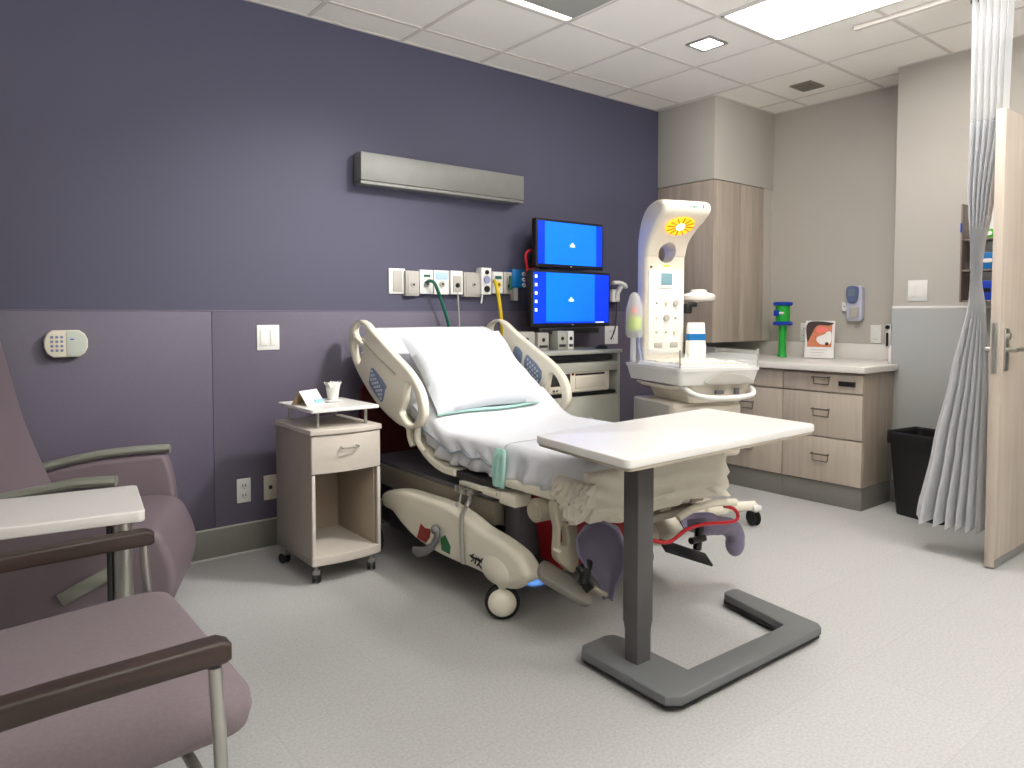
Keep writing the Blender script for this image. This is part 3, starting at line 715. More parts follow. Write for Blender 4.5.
for x in (NX0+.055, NX1-.055):
    for y in (NYF+.05, NYB-.06): MB().cyl((x, y, ZT-.001), (x, y, .846), .0085, n=14).out('post', 'steel', t)
def cut(x0, x1, y0, y1): return rrect(x1-x0, y1-y0, .012, 4, (x0+x1)/2, (y0+y1)/2)
MB().poly(cut(NX0+.005, NX1-.0, NYF+.0, NYB-.02), t=.016, b=.003, T=T((0, 0, .854))).out('raised_shelf', 'laminate', t)
def caster(x, y, par, rz=0, r=.028):
    Tc = T((x, y, 0)) @ Rot(rz, 'Z')
    cst = MB().cyl((0, 0, r*2+.002), (0, 0, ZB+.004), .009, T=Tc).box(-.018, .018, -.006, .03, r*1.5, r*2+.012, b=.004, T=Tc).out('caster', 'alu', par)
    for s in (-1, 1): MB().cyl((s*.009, .016, r), (s*.020, .016, r), r, n=18, T=Tc, b=.003).out('wheel', 'rubber', cst)
for x in (NX0+.035, NX1-.035):
    for y in (NYF+.04, NYB-.04): caster(x, y, t, rz=random.choice((20, -30, 10)))
# tent card, cup
Tk = T((-.235, -.50, .8625)) @ Rot(28, 'Z') @ Matrix.Diagonal((1.15, 1.15, 1.15, 1))
f = MB()
for s, m_ in ((-1, 'paper'), (1, 'tan')):
    f.loft([[Vector((x, s*.045, 0)), Vector((x, s*.0436, 0)), Vector((x, -s*.001+s*.0012, .062)), Vector((x, s*.0, .0635))] for x in (-.06, .06)], m=m_, T=Tk)
f.box(.0, .052, -.043, -.028, .004, .022, b=0, m='skyblue', T=Tk @ T((0, 0, 0)) @ Matrix.Shear('XY', 4, (0, 0)))
o = f.out('tent_card', None, None, loc=Tk.translation, flat=True); tag(o, 'folded white card standing like a tent on the raised nightstand shelf', 'card')
cx_, cy_ = -.08, -.46
t = thing('paper_cup', 'white cup on a saucer holding crumpled tissue, on the nightstand shelf', 'cup', (cx_, cy_, .8625))
MB().lathe([(0, .8625), (.05, .8625), (.058, .868), (.05, .870), (0, .869)], (cx_, cy_, 0)).out('saucer', 'white', t)
MB().lathe([(0, .870), (.026, .870), (.036, .935), (.038, .937), (.034, .935), (.025, .874), (0, .874)], (cx_, cy_, 0)).out('cup_body', 'white', t)
f = MB()
rings = []
for (r0, z_, am) in ((.012, .90, .0), (.028, .918, .003), (.034, .94, .009), (.042, .962, .016)):
    rings.append([Vector((cx_+(r0+am*noise.noise((math.cos(a*PI/12)*2, math.sin(a*PI/12)*2, z_*9))*1.8)*math.cos(a*PI/12), cy_+(r0+am*noise.noise((a*.9, z_, 3)))*math.sin(a*PI/12), z_+am*1.6*noise.noise((a*.7, 2, 1)))) for a in range(24)])
f.loft(rings, cap=False); f.out('tissue', 'paper', t)

# ================================================================== OVERBED TABLE
t = thing('overbed_table', 'white topped overbed table with dark grey column and U-shaped base', 'table', (.65, -2.2, 0))
def ttop(ins):
    c_ = [onz(*a, .857) for a in ((537, 436), (626, 463), (816, 425), (705, 408))]
    m_ = [Vector((.085, -1.885, 0)), Vector((.035, -2.455, 0)), Vector((1.225, -2.452, 0)), Vector((1.26, -1.86, 0))]
    q_ = [Vector((a.x*.6+b.x*.4, a.y*.6+b.y*.4, 0)) for a, b in zip(c_, m_)]
    ce = sum(q_, Vector())/4; q_ = [ce+(v-ce)*(1-ins) for v in q_]; out = []
    for i in range(4):
        p0, p1, p2 = q_[i-1], q_[i], q_[(i+1) % 4]; d1 = (p0-p1).normalized()*.035; d2 = (p2-p1).normalized()*.035
        for k in range(6):
            s_ = k/5; v = (p1+d1)*(1-s_)**2+p1*2*s_*(1-s_)+(p1+d2)*s_**2; out.append((v.x, v.y))
    return out
MB().poly(ttop(0), t=.030, b=.004, T=T((0, 0, .842))).out('tabletop', 'laminate', t)
MB().poly(ttop(.012), t=.012, b=.002, T=T((0, 0, .822))).out('top_underside', 'lamedge', t)
colx, coly = .250, -2.300
f = MB(); f.box(colx-.043, colx+.043, coly-.036, coly+.036, .20, .775, b=.006, T=None).box(colx-.042, colx+.042, coly-.036, coly+.036, .77, .815, b=.006)
f.out('column', 'tablegrey', t)
MB().loft([[Vector((x, y, z)) for x, y in rrect(w, w*.84, .006, 3, colx, coly)] for w, z in ((.076, .045), (.076, .17), (.085, .215))]).out('column_sleeve', 'tablegrey', t)
MB().box(colx-.02, colx+.45, coly-.04, coly+.04, .790, .817, b=.006).box(.38, .90, coly-.03, coly+.10, .783, .805, b=.004).out('support_bracket', 'black', t)
MB().box(.53, .60, -2.40, -2.31, .790, .812, b=.006).out('release_lever', 'black', t)
base = [(.175, -2.09), (.30, -2.085), (.335, -2.10), (.345, -2.14), (.335, -2.46), (.90, -2.475), (.945, -2.47), (1.03, -2.13), (1.05, -2.115), (1.11, -2.115), (1.13, -2.135), (1.065, -2.555), (1.04, -2.58), (.17, -2.565), (.125, -2.53), (.14, -2.12)]
MB().poly(base, t=.036, b=.007, T=T((0, 0, .044))).out('base', 'tablebase', t)
MB().poly([(x*.985+.01, y*.99-.022) for x, y in base], t=.014, b=.002, T=T((0, 0, .022))).out('base_underside', 'rubber', t)
for x, y in ((1.07, -2.15), (.19, -2.13), (.20, -2.51), (1.01, -2.51)):
    cs = MB().cyl((x, y, .022), (x, y, .035), .012).out('caster', 'black', t)
    MB().cyl((x-.016, y, .0155), (x+.016, y, .0155), .0155, b=.003).out('wheel', 'rubber', cs)

# ================================================================== BED
bed = thing('birthing_bed', 'cream and grey adjustable birthing bed with raised head section and two side rails', 'bed', (.70, -1.1, 0))
TH = R(34); HIP = (-.975, .655)
def path(off=0.0, foot=-2.03, L=.955, n1=26, n2=24, fil=.10):
    """centre line (y,z) of the mattress offset along its normal"""
    P = []
    a = Vector((foot, HIP[1])); h = Vector(HIP); b = h+Vector((math.cos(TH), math.sin(TH)))*L
    for i in range(n1): P.append(a.lerp(h-Vector((fil, 0)), i/(n1-1)))
    d1 = h-Vector((fil, 0)); d2 = h+Vector((math.cos(TH), math.sin(TH)))*fil
    for i in range(1, 6):
        t = i/6; P.append(d1*(1-t)**2+h*2*t*(1-t)+d2*t*t)
    for i in range(n2): P.append(d2.lerp(b, i/(n2-1)))
    out = []
    for i, p in enumerate(P):
        t = (P[min(i+1, len(P)-1)]-P[max(i-1, 0)]).normalized(); n = Vector((-t.y, t.x))
        out.append((p+n*off, n, t))
    return out
def ribbon(mb, x0, x1, off, th, foot, L, r, wr=0, m=None, start=0, nrr=6, side_drop=None):
    pth = path(off, foot, L); rings = []; w = x1-x0; xc = (x0+x1)/2; N = len(pth)
    for i, (p, n, t) in enumerate(pth):
        k = 1.0; e = min(i, N-1-i)
        if e == 0: k = .90
        elif e == 1: k = .975
        ring = []
        for x, q in rrect(w*(1-(1-k)*.25), th*k, r*k, nrr):
            X, Y, Z = xc+x, p.x+n.x*q, p.y+n.y*q
            if wr and abs(x) > w/2-r*1.2:
                d = noise.noise((Y*9+Z*6, Z*5-Y*3, 1.3))*wr*(1.25-(q/th+.5))
                X += math.copysign(d+.3*wr, x)
                Z += .4*d
            ring.append(Vector((X, Y, Z)))
        rings.append(ring)
    return mb.loft(rings, m)
def densify(ring, n=4): return ring
f = MB(); 
def mattress():
    mb = MB(); pth = path(0, -2.03, .955, n1=60, n2=50); rings = []; N = len(pth)
    for i, (p, n, t) in enumerate(pth):
        e = min(i, N-1-i); k = [.82, .92, .97, .99][e] if e < 4 else 1
        ring = []
        w, th, r = .87, .165*k, .045*k
        base = rrect(w, th, r, 4)
        pts = []
        for a, b in zip(base, base[1:]+base[:1]):
            dx, dy = b[0]-a[0], b[1]-a[1]; L_ = math.hypot(dx, dy); ns = max(1, int(L_/.03))
            for s in range(ns): pts.append((a[0]+dx*s/ns, a[1]+dy*s/ns))
        ln0 = len(pts)
        for x, q in pts:
            X, Y, Z = .70+x*(1-(1-k)*.25), p.x+n.x*q, p.y+n.y*q
            lower = max(0, .5-q/th)
            s = Y+.35*Z
            if abs(x) > w/2-.06:
                fold = math.sin(s*46+2.5*noise.noise((s*3, 0, 0))+q*14)*.6+noise.noise((s*16, q*12, 2))
                d = fold*.036*lower+.010*noise.noise((s*4, q*6, 7))
                X += math.copysign(d+.012*lower, x); Z += -.010*lower*noise.noise((s*7, 3, 1))
            else:
                Z += .004*noise.noise((X*5, Y*5, 3))
            ring.append(Vector((X, Y, Z)))
        rings.append(ring)
    return mb.loft(rings)
mat_o = mattress().out('mattress', 'sheet', bed, angle=70)
# loose bunch of sheet at the near foot corner and foot end drape
f = MB()
rings = []
for i in range(41):
    s = i/40; Y = -1.87-.205*s; ring = []
    dr = .0+.085*math.sin(PI*min(1, s*1.0))**1.3
    for k in range(13):
        a = k/12; z = .66-a*(.09+dr)
        ring.append(Vector((.232-.024*math.sin(PI*a)-.014*math.sin(s*38+a*9+3*noise.noise((s*5, a*3, 1)))*(.3+a)+.014*noise.noise((s*14, a*9, 0)), Y, z)))
    for k in range(13):
        a = 1-k/12; z = .66-a*(.09+dr)+.004
        ring.append(Vector((.262-.005*math.sin(PI*a), Y, z)))
    rings.append(ring)
f.loft(rings).out('sheet_overhang', 'sheetwarm', mat_o, angle=70)
f = MB(); rings = []
for i in range(41):
    s = i/40; X = .25+.90*s; ring = []
    bot = .505-.012*math.sin(s*PI*2.2)+.010*noise.noise((s*8, 0, 0))-.02*s
    for k in range(11):
        a = k/10; z = .70+(bot-.70)*a
        ring.append(Vector((X, -2.03-.012-.02*math.sin(PI*a*.6)-.010*math.sin(z*95+s*7+4*noise.noise((s*4, a, 2)))*(.4+a)-.010*noise.noise((s*22, z*16, 4)), z)))
    for k in range(11):
        a = 1-k/10; z = .70+(bot+.004-.70)*a
        ring.append(Vector((X, -2.015, z)))
    rings.append(ring)
f.loft(rings).out('sheet_foot_drape', 'sheetwarm', mat_o, angle=70)
ribbon(MB(), .232, 1.168, -.105, .034, -1.14, .93, .008).out('backrest_deck', 'cream', bed)
MB().box(.245, 1.155, -1.45, -1.0, .525, .56, b=.006).out('seat_deck', 'dark', bed)
MB().box(.238, .30, -2.03, -1.50, .555, .592, b=.010).box(1.10, 1.162, -2.03, -1.50, .555, .592, b=.010).box(.25, 1.15, -2.03, -1.97, .555, .59, b=.008).box(.26, 1.14, -1.97, -1.5, .56, .575, b=.002).out('foot_deck', 'cream', bed)
MB().box(.235, .30, -1.50, -1.36, .49, .53, b=.008).box(.24, .34, -1.60, -1.48, .47, .53, b=.012).out('deck_bracket', 'cream', bed); MB().box(1.06, 1.165, -1.60, -1.36, .48, .53, b=.01).out('deck_bracket', 'cream', bed)
# intermediate frame
MB().box(.29, 1.11, -1.40, -.12, .455, .475, b=.004).out('frame_plate', 'bedgrey', bed)
for s, x in ((0, .28), (1, 1.06)):
    MB().box(x, x+.06, -1.40, -.14, .34, .455, b=.008).out('frame_beam', 'taupe', bed)
MB().box(.36, .50, -.62, -.30, .20, .45, b=.02).box(.90, 1.04, -.62, -.30, .20, .45, b=.02).out('lift_arm', 'creamd', bed)
MB().box(.40, 1.0, -1.38, -.98, .16, .47, b=.02).out('lift_column', 'creamd', bed)
MB().box(.345, 1.06, -1.50, -1.39, .16, .49, b=.012).out('grey_foot_panel', 'bedgrey', bed)
f = MB(); f.loft([[Vector((x, y, .17)) for x, y in rrect(.52, .13, .02, 4, .70, -1.60)], [Vector((x, y, .52)) for x, y in rrect(.62, .15, .02, 4, .70, -1.60)]])
f.out('red_storage_cover', 'red', bed)
for y in (-.55, -.95):
    MB().tube([(.36, y, .42), (.36, y-.28, .26)], .016, n=10).out('gas_spring', 'dark', bed)
MB().poly(rrect(.86, .50, .05), t=.03, b=.006, T=T((.70, -.085, .66)) @ FY).out('headboard', 'maroon', bed)
MB().box(.30, .36, -.12, -.07, .40, .45, b=.004).box(1.04, 1.1, -.12, -.07, .40, .45, b=.004).out('headboard_post', 'taupe', bed)

# base shrouds
Z5 = lambda u, v: (370+u/4.042, 440+v/4.042)
sh = [(45,215),(110,203),(200,228),(300,262),(380,312),(440,362),(500,398),(545,430),(590,470),(620,520),(632,560),(610,585),(560,596),(500,588),(468,572),(450,545),(400,520),(300,478),(200,418),(130,352),(85,292),(50,270)]
def shroud(xc, t):
    pts = []
    for u, v in sh:
        p = onx(*Z5(u, v), .14); pts.append((-p.y, p.z))
    return MB().poly(smooth2([(a, b) for a, b in pts], 4), t=t, b=.03, T=T((xc, 0, 0)) @ FX, seg=4)
sn = shroud(.19, .10).out('base_shroud', 'cream', bed)
sf = shroud(1.13, .10).out('base_shroud', 'cream', bed)
# bulged nose over the front wheel
for x in (.185, 1.135):
    MB().ball((x+(.012 if x < 1 else -.012), -1.585, .215), (.078, .15, .09)).warp(lambda v: Vector((v.x, v.y, max(v.z, .155)))).out('wheel_cover', 'cream', sn if x < 1 else sf)
MB().box(.24, 1.08, -1.45, -.45, .13, .30, b=.03).out('base_frame', 'dark', bed)
MB().box(.24, 1.08, -1.62, -1.45, .14, .20, b=.02).box(.24, 1.08, -.5, -.38, .15, .24, b=.02).out('base_crossbar', 'dark', bed)
def decal(pts, m, name='decal', x=.1385):
    q = []
    for u, v in pts:
        p = onx(*Z5(u, v), x); q.append((-p.y, p.z))
    return MB().poly(q, t=.003, T=T((x, 0, 0)) @ FX).out(name, m, sn, flat=True)
decal([(205,338),(222,356),(245,360),(240,395),(225,415),(190,395)], 'reddecal', 'red_decal')
decal([(285,398),(303,385),(325,430),(322,462),(290,445)], 'green', 'green_decal')
f = MB()
for st in ([(418,462),(408,472),(420,480),(410,490)], [(430,475),(424,500)], [(436,478),(458,500)], [(455,480),(432,508)], [(404,466),(445,492)], [(440,504),(452,520)]):
    f.tube([onx(*Z5(u, v), .137) for u, v in st], .0035, n=6)
f.out('logo_mark', 'black', sn)
# wheels
def bigwheel(x, y, rz, par, hubside):
    Tc = T((x, y, 0)) @ Rot(rz, 'Z'); r = .076
    w_ = MB()
    w_.lathe([(.0, -.018), (.05, -.018), (.066, -.02), (.076, -.012), (.078, 0), (.076, .012), (.066, .02), (.05, .018), (0, .018)], m=None, T=Tc @ T((0, 0, r+.002)) @ Rot(90, 'Y'))
    o = w_.out('wheel', 'rubber', par)
    MB().lathe([(0, -.014), (.05, -.012), (.063, -.002), (.060, .006), (.045, .026), (.022, .034), (0, .035)], T=Tc @ T((hubside*.018, 0, r+.002)) @ Rot(90*hubside, 'Y')).out('hub_cap', 'cream', o)
    MB().tube([Tc @ Vector((0, 0, r+.02)), Tc @ Vector((0, 0, .19))], .025).out('wheel_fork', 'cream', o)
bigwheel(.17, -1.60, 50, bed, -1); bigwheel(.17, -.46, -10, bed, -1); bigwheel(1.11, -1.56, 8, bed, 1); bigwheel(1.14, -.46, 0, bed, 1)
# brake pedal, steel tube, small bracket
Q = lambda u, v, x=.115: onx(*Z5(u, v), x)
f = MB(); f.tube([Q(262, 355), Q(272, 378), Q(262, 410), Q(245, 440)], .018, n=12, smooth=4, flat=.6).tube([Q(250, 432), Q(222, 450), Q(190, 452), Q(176, 442)], [.020, .022, .026, .018], n=12, flat=.55)
f.ball(Q(264, 362), .024); f.out('brake_pedal', mat('pedal_grey', (120, 120, 120), .4), bed)
MB().tube([Q(405, 232, .18), Q(398, 255), Q(378, 290), Q(370, 330), Q(372, 420), Q(378, 500)], .011, n=12, smooth=5).out('bent_steel_tube', 'steel', bed)
f = MB()
for k in range(4): f.box(.20, .26, -1.20-.035*k, -1.185-.035*k, .475, .505, b=.004)
f.out('release_clips', 'steel', bed)
MB().ball((.185, -1.245, .40), (.012, .028, .04)).out('oval_tag', 'gasgrey', bed)
MB().tube([(.19, -1.25, .44), (.20, -1.25, .50)], .004).out('tag_cord', 'gasgrey', bed)
MB().box(.225, .262, -1.48, -1.19, .505, .525, b=.005).out('side_step_bar', 'cream', bed)

# ---- side rails
Z6 = lambda u, v: (340+u/5.907, 310+v/5.907)
outer = [(63,180),(72,105),(115,60),(160,72),(205,125),(270,200),(340,275),(410,350),(455,415),(490,490),(506,580),(500,640),(470,690),(420,705),(385,690),(340,665),(262,592),(205,520),(155,440),(105,345),(72,255)]
hole1 = [(108,100),(130,88),(152,120),(150,165),(140,188),(112,160),(100,130)]
hole2 = [(98,195),(118,200),(138,235),(132,275),(118,302),(104,270),(95,225)]
hole3 = [(405,462),(425,455),(448,500),(462,560),(462,620),(440,660),(412,655),(384,615),(378,590),(395,540)]
panel = [(203,345),(222,350),(288,440),(285,470),(268,540),(240,515),(192,440),(193,400)]
def mp(L_, x=.20, k=3):
    q = []
    for u, v in L_:
        p = onx(*Z6(u, v), x); q.append((-p.y, p.z))
    return smooth2(q, k) if k else q
def siderail(x, out_):
    r = MB().poly(mp(outer, k=4), [mp(hole1), mp(hole2), mp(hole3)], t=.045, b=.014, T=T((x, 0, 0)) @ FX, seg=4).out('side_rail', 'cream', bed)
    # raised inner lip + control panel on the outer face, keypads on the inner one
    s = -1 if out_ < 0 else 1
    lip = [onx(*Z6(u, v), .2) for u, v in ((150,178),(215,250),(280,315),(345,378))]
    MB().tube([(x+out_*.022, p.y, p.z) for p in lip], .006, n=8, smooth=4).out('grip_line', 'creamd', r)
    c0 = MB().poly(mp(panel), t=.006, b=.002, T=T((x+out_*.0235, 0, 0)) @ FX).out('control_panel', 'lcd', r)
    f = MB()
    for i in range(3):
        for j in range(6):
            p = onx(*Z6(212+j*11+i*-2-3, 372+j*22+i*24-10), .2)
            f.box(x+out_*.0275-.002, x+out_*.0275+.002, p.y-.008, p.y+.008, p.z-.007, p.z+.007, b=.001)
    f.out('buttons', 'button', c0)
    def frameZ(pts, nm, m):
        q = []
        for u, v in pts:
            p = onx(480+u/5.907, 300+v/5.907, 1.2-.022); q.append((-p.y, p.z))
        return MB().poly(smooth2(q, 2), t=.005, b=.001, T=T((x-out_*.0235, 0, 0)) @ FX).out(nm, m, r)
    frameZ([(205,280),(222,275),(252,312),(240,385),(222,378),(194,338)], 'inner_keypad', 'lcd')
    k2 = frameZ([(275,325),(300,340),(366,420),(350,495),(325,480),(263,398)], 'inner_keypad', 'lcd')
    f = MB()
    for i in range(5):
        for j in range(3):
            p = onx(480+(285+i*14)/5.907, 300+(352+i*17+j*28)/5.907, 1.178)
            f.box(x-out_*.027-.002, x-out_*.027+.002, p.y-.006, p.y+.006, p.z-.007, p.z+.007, b=.001)
    f.out('buttons', 'button', k2)
    return r
def grow(L_, k):
    cu_, cv_ = sum(a for a, b in L_)/len(L_), sum(b for a, b in L_)/len(L_)
    return [(cu_+(a-cu_)*k, cv_+(b-cv_)*k) for a, b in L_]
hole1, hole2, hole3 = grow(hole1, 1.3), grow(hole2, 1.3), grow(hole3, 1.16)
siderail(.205, -1); siderail(1.20, 1)
for x in (.225, 1.18):
    for a, b in (((417, 432), (424, 452)), ((409, 428), (412, 446))):
        p, q = onx(*a, .22), onx(*b, .22)
        MB().tube([(x, p.y, p.z+.02), (x, p.y-.005, (p.z+q.z)/2), (x, q.y, q.z)], [.020, .016], n=10, smooth=3).out('rail_bracket', 'cream', bed)

# ---- leg supports
def stirrup(px, mir):
    """near one; mirrored about the bed's centre line for the far side"""
    X = lambda x: 1.40-x if mir else x
    V = lambda x, y, z: Vector((X(x), y, z))
    MB().cyl(V(.235, -1.83, .505), V(.36, -1.83, .505), .048, b=.012, n=26).out('pivot_drum', 'creamd', px)
    MB().tube([V(.225, -1.79, .56), V(.222, -1.85, .50), V(.228, -1.83, .45)], .007, n=8, smooth=4).out('pivot_ring', 'sheet', px)
ls = MB().cyl((.215, -1.745, .497), (.36, -1.76, .497), .050, b=.012, n=28).out('leg_support', 'creamd', bed)
W5 = lambda u, v: (470+u/5.488, 470+v/5.488)
q = [ony(*W5(u, v), -1.90) for u, v in ((450,172),(540,190),(568,260),(578,380),(580,500),(550,560),(500,520),(462,470),(468,330),(455,262))]
h = [ony(*W5(u, v), -1.90) for u, v in ((495,292),(515,330),(520,400),(486,402),(483,330))]
MB().poly(smooth2([(p.x, p.z) for p in q], 3), [smooth2([(p.x, p.z) for p in h], 3)], t=.045, b=.01, T=T((0, -1.90, 0)) @ FY).out('support_arm', 'creamd', ls)
def slab(mb, A, B, w, th, m=None, b=.006, roll=0):
    A, B = Vector(A), Vector(B); d = B-A; X_ = d.normalized(); Y_ = Vector((0,0,1)).cross(X_).normalized(); Z_ = X_.cross(Y_)
    Mx = Matrix((X_, Y_, Z_)).transposed().to_4x4(); Mx.translation = (A+B)/2
    return mb.box(-d.length/2, d.length/2, -w/2, w/2, -th/2, th/2, b=b, T=Mx @ Rot(roll, 'X'), m=m)
A = ony(541, 569, -1.88); B = ony(590, 600, -2.0)
f = MB(); Tm_ = None
d_ = (B-A).normalized(); 
Y_ = Vector((0,0,1)).cross(d_).normalized(); Z_ = d_.cross(Y_); Mx = Matrix((d_, Y_, Z_)).transposed().to_4x4(); Mx.translation = (A+B)/2
L_ = (B-A).length
f.poly(smooth2([(-L_/2, -.05), (-L_/2, .05), (-L_*.1, .06), (L_*.35, .055), (L_/2, .03), (L_/2, -.03), (L_*.35, -.055), (-L_*.1, -.06)], 4), t=.03, b=.008, T=Mx @ Rot(16, 'X'))
f.out('foot_plate', mat('warm_grey_plastic', (128, 124, 116), .45), ls)
MB().cyl(ony(583, 585, -1.98), ony(588, 560, -1.96), .022, n=14, b=.004).cyl(ony(578, 566, -1.98), ony(583, 572, -2.0), .014).cyl(ony(585, 590, -2.0), ony(592, 584, -2.02), .016).out('clamp_knob', 'black', ls)
MB().tube([ony(554, 549, -1.97), ony(560, 551.5, -1.97)], .006).out('lever_tip', 'cream', ls)
MB().tube([ony(590, 585, -1.98), ony(600, 592, -2.0), ony(612, 597, -2.0)], .012, smooth=3).out('link_tube', 'creamd', ls)
def boot(path_, radii, face_dir, par, arc=200, th=.010, tip=True):
    P_ = spline([Vector(p) for p in path_], 6); mb = MB(); rings = []
    n_ = len(P_)
    for i, p in enumerate(P_):
        s = i/(n_-1); k = s*(len(radii)-1); j = min(int(k), len(radii)-2); r_ = radii[j]+(radii[j+1]-radii[j])*(k-j)
        t = (P_[min(i+1, n_-1)]-P_[max(i-1, 0)]).normalized()
        fdir = Vector(face_dir); fdir = (fdir-t*fdir.dot(t)).normalized(); sd = t.cross(fdir)
        K = 14; ring = []
        for q_ in range(K+1):
            a = R(180-arc/2+arc*q_/K); ring.append(p+fdir*math.cos(a)*r_+sd*math.sin(a)*r_)
        for q_ in range(K, -1, -1):
            a = R(180-arc/2+arc*q_/K); ring.append(p+fdir*math.cos(a)*(r_-th)+sd*math.sin(a)*(r_-th))
        rings.append(ring)
    mb.loft(rings)
    return mb
b_ = boot([ony(594, 523, -2.03), ony(598, 537, -2.04), ony(604, 558, -2.04), ony(608, 580, -2.03), ony(608, 600, -2.02)], [.040, .090, .100, .080, .036, .022], (-.75, -.45, .35), ls)
b_.out('calf_pad', 'mauve', ls, angle=60)
rs = MB().cyl((1.02, -1.84, .500), (1.17, -1.84, .500), .050, b=.012, n=28).out('leg_support', 'creamd', bed)
b_ = boot([ony(684, 520, -1.86), ony(700, 518, -1.9), ony(720, 518, -1.95), ony(733, 528, -1.98), ony(736, 543, -1.99)], [.05, .085, .085, .06, .04], (.1, .1, 1), rs)
b_.out('calf_pad', 'mauve', rs, angle=60)
MB().ball(ony(735, 543, -1.985), (.05, .045, .065)).out('calf_pad_end', 'mauve', rs)
MB().tube([ony(678, 518, -2.02), ony(695, 508, -2.04), ony(715, 503, -2.05), ony(735, 502, -2.05)], .017, smooth=5, n=12).out('arch_bar', 'cream', rs)
MB().tube([ony(636, 538, -2.02), ony(650, 540, -2.05), ony(669, 542, -2.06), ony(686, 530, -2.06), ony(705, 524, -2.06), ony(731, 522, -2.06), ony(738, 517, -2.06), ony(734, 509, -2.06), ony(724, 506, -2.04)], .0085, smooth=6, n=10).out('red_grip_tube', 'redtube', rs)
f = MB(); slab(f, ony(662, 545, -1.93), ony(709, 560, -2.0), .085, .014, roll=25); f.out('foot_plate', 'black', rs)
MB().cyl(ony(697, 550, -2.0), ony(700, 524, -1.98), .020, n=14, b=.004).cyl(ony(691, 541, -2.02), ony(704, 538, -2.02), .016).out('clamp_knob', 'black', rs)
MB().box(.66, 1.06, -1.97, -1.91, .40, .435, b=.01).out('cross_tube', 'taupe', bed)
MB().box(.80, .88, -1.95, -1.87, .42, .56, b=.01).out('foot_bracket', 'creamd', bed)
MB().box(1.0, 1.10, -1.97, -1.86, .44, .56, b=.015).out('foot_bracket', 'creamd', bed)
MB().tube([ony(670, 501, -1.98), ony(678, 497, -1.98), ony(687, 499, -1.98)], [.020, .026, .018], n=12, smooth=4).out('white_latch', 'white', bed)
MB().tube([ony(656, 505, -1.95), ony(664, 495, -1.95), ony(690, 490, -1.95)], .012, smooth=4).out('grey_hose_loop', 'bedgrey', bed)
# blue under-bed night light
p = onz(535, 583, 0)
MB().cyl((p.x, p.y+.04, .135), (p.x, p.y+.04, .145), .012).out('night_light', 'bluelight', bed)
ld = bpy.data.lights.new('under_bed_lamp', 'SPOT'); ld.energy = .6; ld.color = (.15, .4, 1); ld.spot_size = R(60); ld.spot_blend = 1; ld.shadow_soft_size = .01
lo = bpy.data.objects.new('under_bed_lamp', ld); COL.objects.link(lo); lo.location = (p.x, p.y+.01, .128)

# ---- bedding that could be lifted off
nrm = Vector((0, -math.sin(TH), math.cos(TH))); P0 = Vector((0, HIP[0], HIP[1]))+nrm*.083
def oninc(u, v, lift=.03):
    d = ray(u, v); P1 = P0+nrm*lift; return CAM+d*((P1-CAM).dot(nrm)/d.dot(nrm))
PHI = R(47)
bl_ = oninc(431, 411, .035); pn = Vector((0, -math.sin(PHI), math.cos(PHI)))
def onpil(u, v):
    d = ray(u, v); return CAM+d*((bl_-CAM).dot(pn)/d.dot(pn))
cs = [onpil(*a) for a in ((409, 338), (508, 331), (528, 402), (431, 411))]
print([tuple(round(q, 3) for q in c_) for c_ in cs])
ctr = sum(cs, Vector())/4
ux = ((cs[1]-cs[0])+(cs[2]-cs[3])).normalized(); uy = pn.cross(ux).normalized()
wP = ((cs[1]-cs[0]).length+(cs[2]-cs[3]).length)/2; hP = ((cs[0]-cs[3]).length+(cs[1]-cs[2]).length)/2
print('pillow', wP, hP, ctr)
Mp = Matrix((ux, uy, pn)).transposed().to_4x4(); Mp.translation = ctr
def pillow_mesh(w, h, t, n=34):
    mb = MB(); tb = bmesh.new(); g = {}
    for s in (1, -1):
        for i in range(n+1):
            for j in range(n+1):
                u, v = 2*i/n-1, 2*j/n-1
                if s < 0 and (i in (0, n) or j in (0, n)): g[s, i, j] = g[1, i, j]; continue
                e = max(0, (1-abs(u)**2.6))**.55*max(0, (1-abs(v)**2.6))**.55
                x = w/2*u*(1-.05*(1-v*v)*0-.045*(1-abs(v))**1.0*abs(u)**3*1.0)
                y = h/2*v*(1-.06*(1-abs(u))*abs(v)**3)
                z = s*t*e+.008*noise.noise((u*3, v*3, s))*(e**.5)+.004*noise.noise((u*9, v*7, 4))*e
                if s < 0: z *= .45
                g[s, i, j] = tb.verts.new((x, y, z))
    for s in (1, -1):
        for i in range(n):
            for j in range(n):
                q = [g[s, i, j], g[s, i+1, j], g[s, i+1, j+1], g[s, i, j+1]]
                tb.faces.new(q if s > 0 else q[::-1])
    return mb.merge(tb, None, Mp)
t = thing('pillow', 'large white pillow leaning on the raised head of the bed', 'pillow', ctr)
pillow_mesh(wP*1.03, hP*1.03, .10).out('pillowcase', 'pillow', t, angle=80)
f = MB()
f.tube([Mp @ Vector((wP*1.03*(k/10-.5), -hP*.505+.006*math.sin(k*.7), -.012)) for k in range(11)], .008, n=8, smooth=3)
o = f.out('pad_edge', 'mint', None, loc=Mp @ Vector((0, -hP*.52, -.03))); tag(o, 'mint green pad edge showing under the lower edge of the pillow', 'pad')
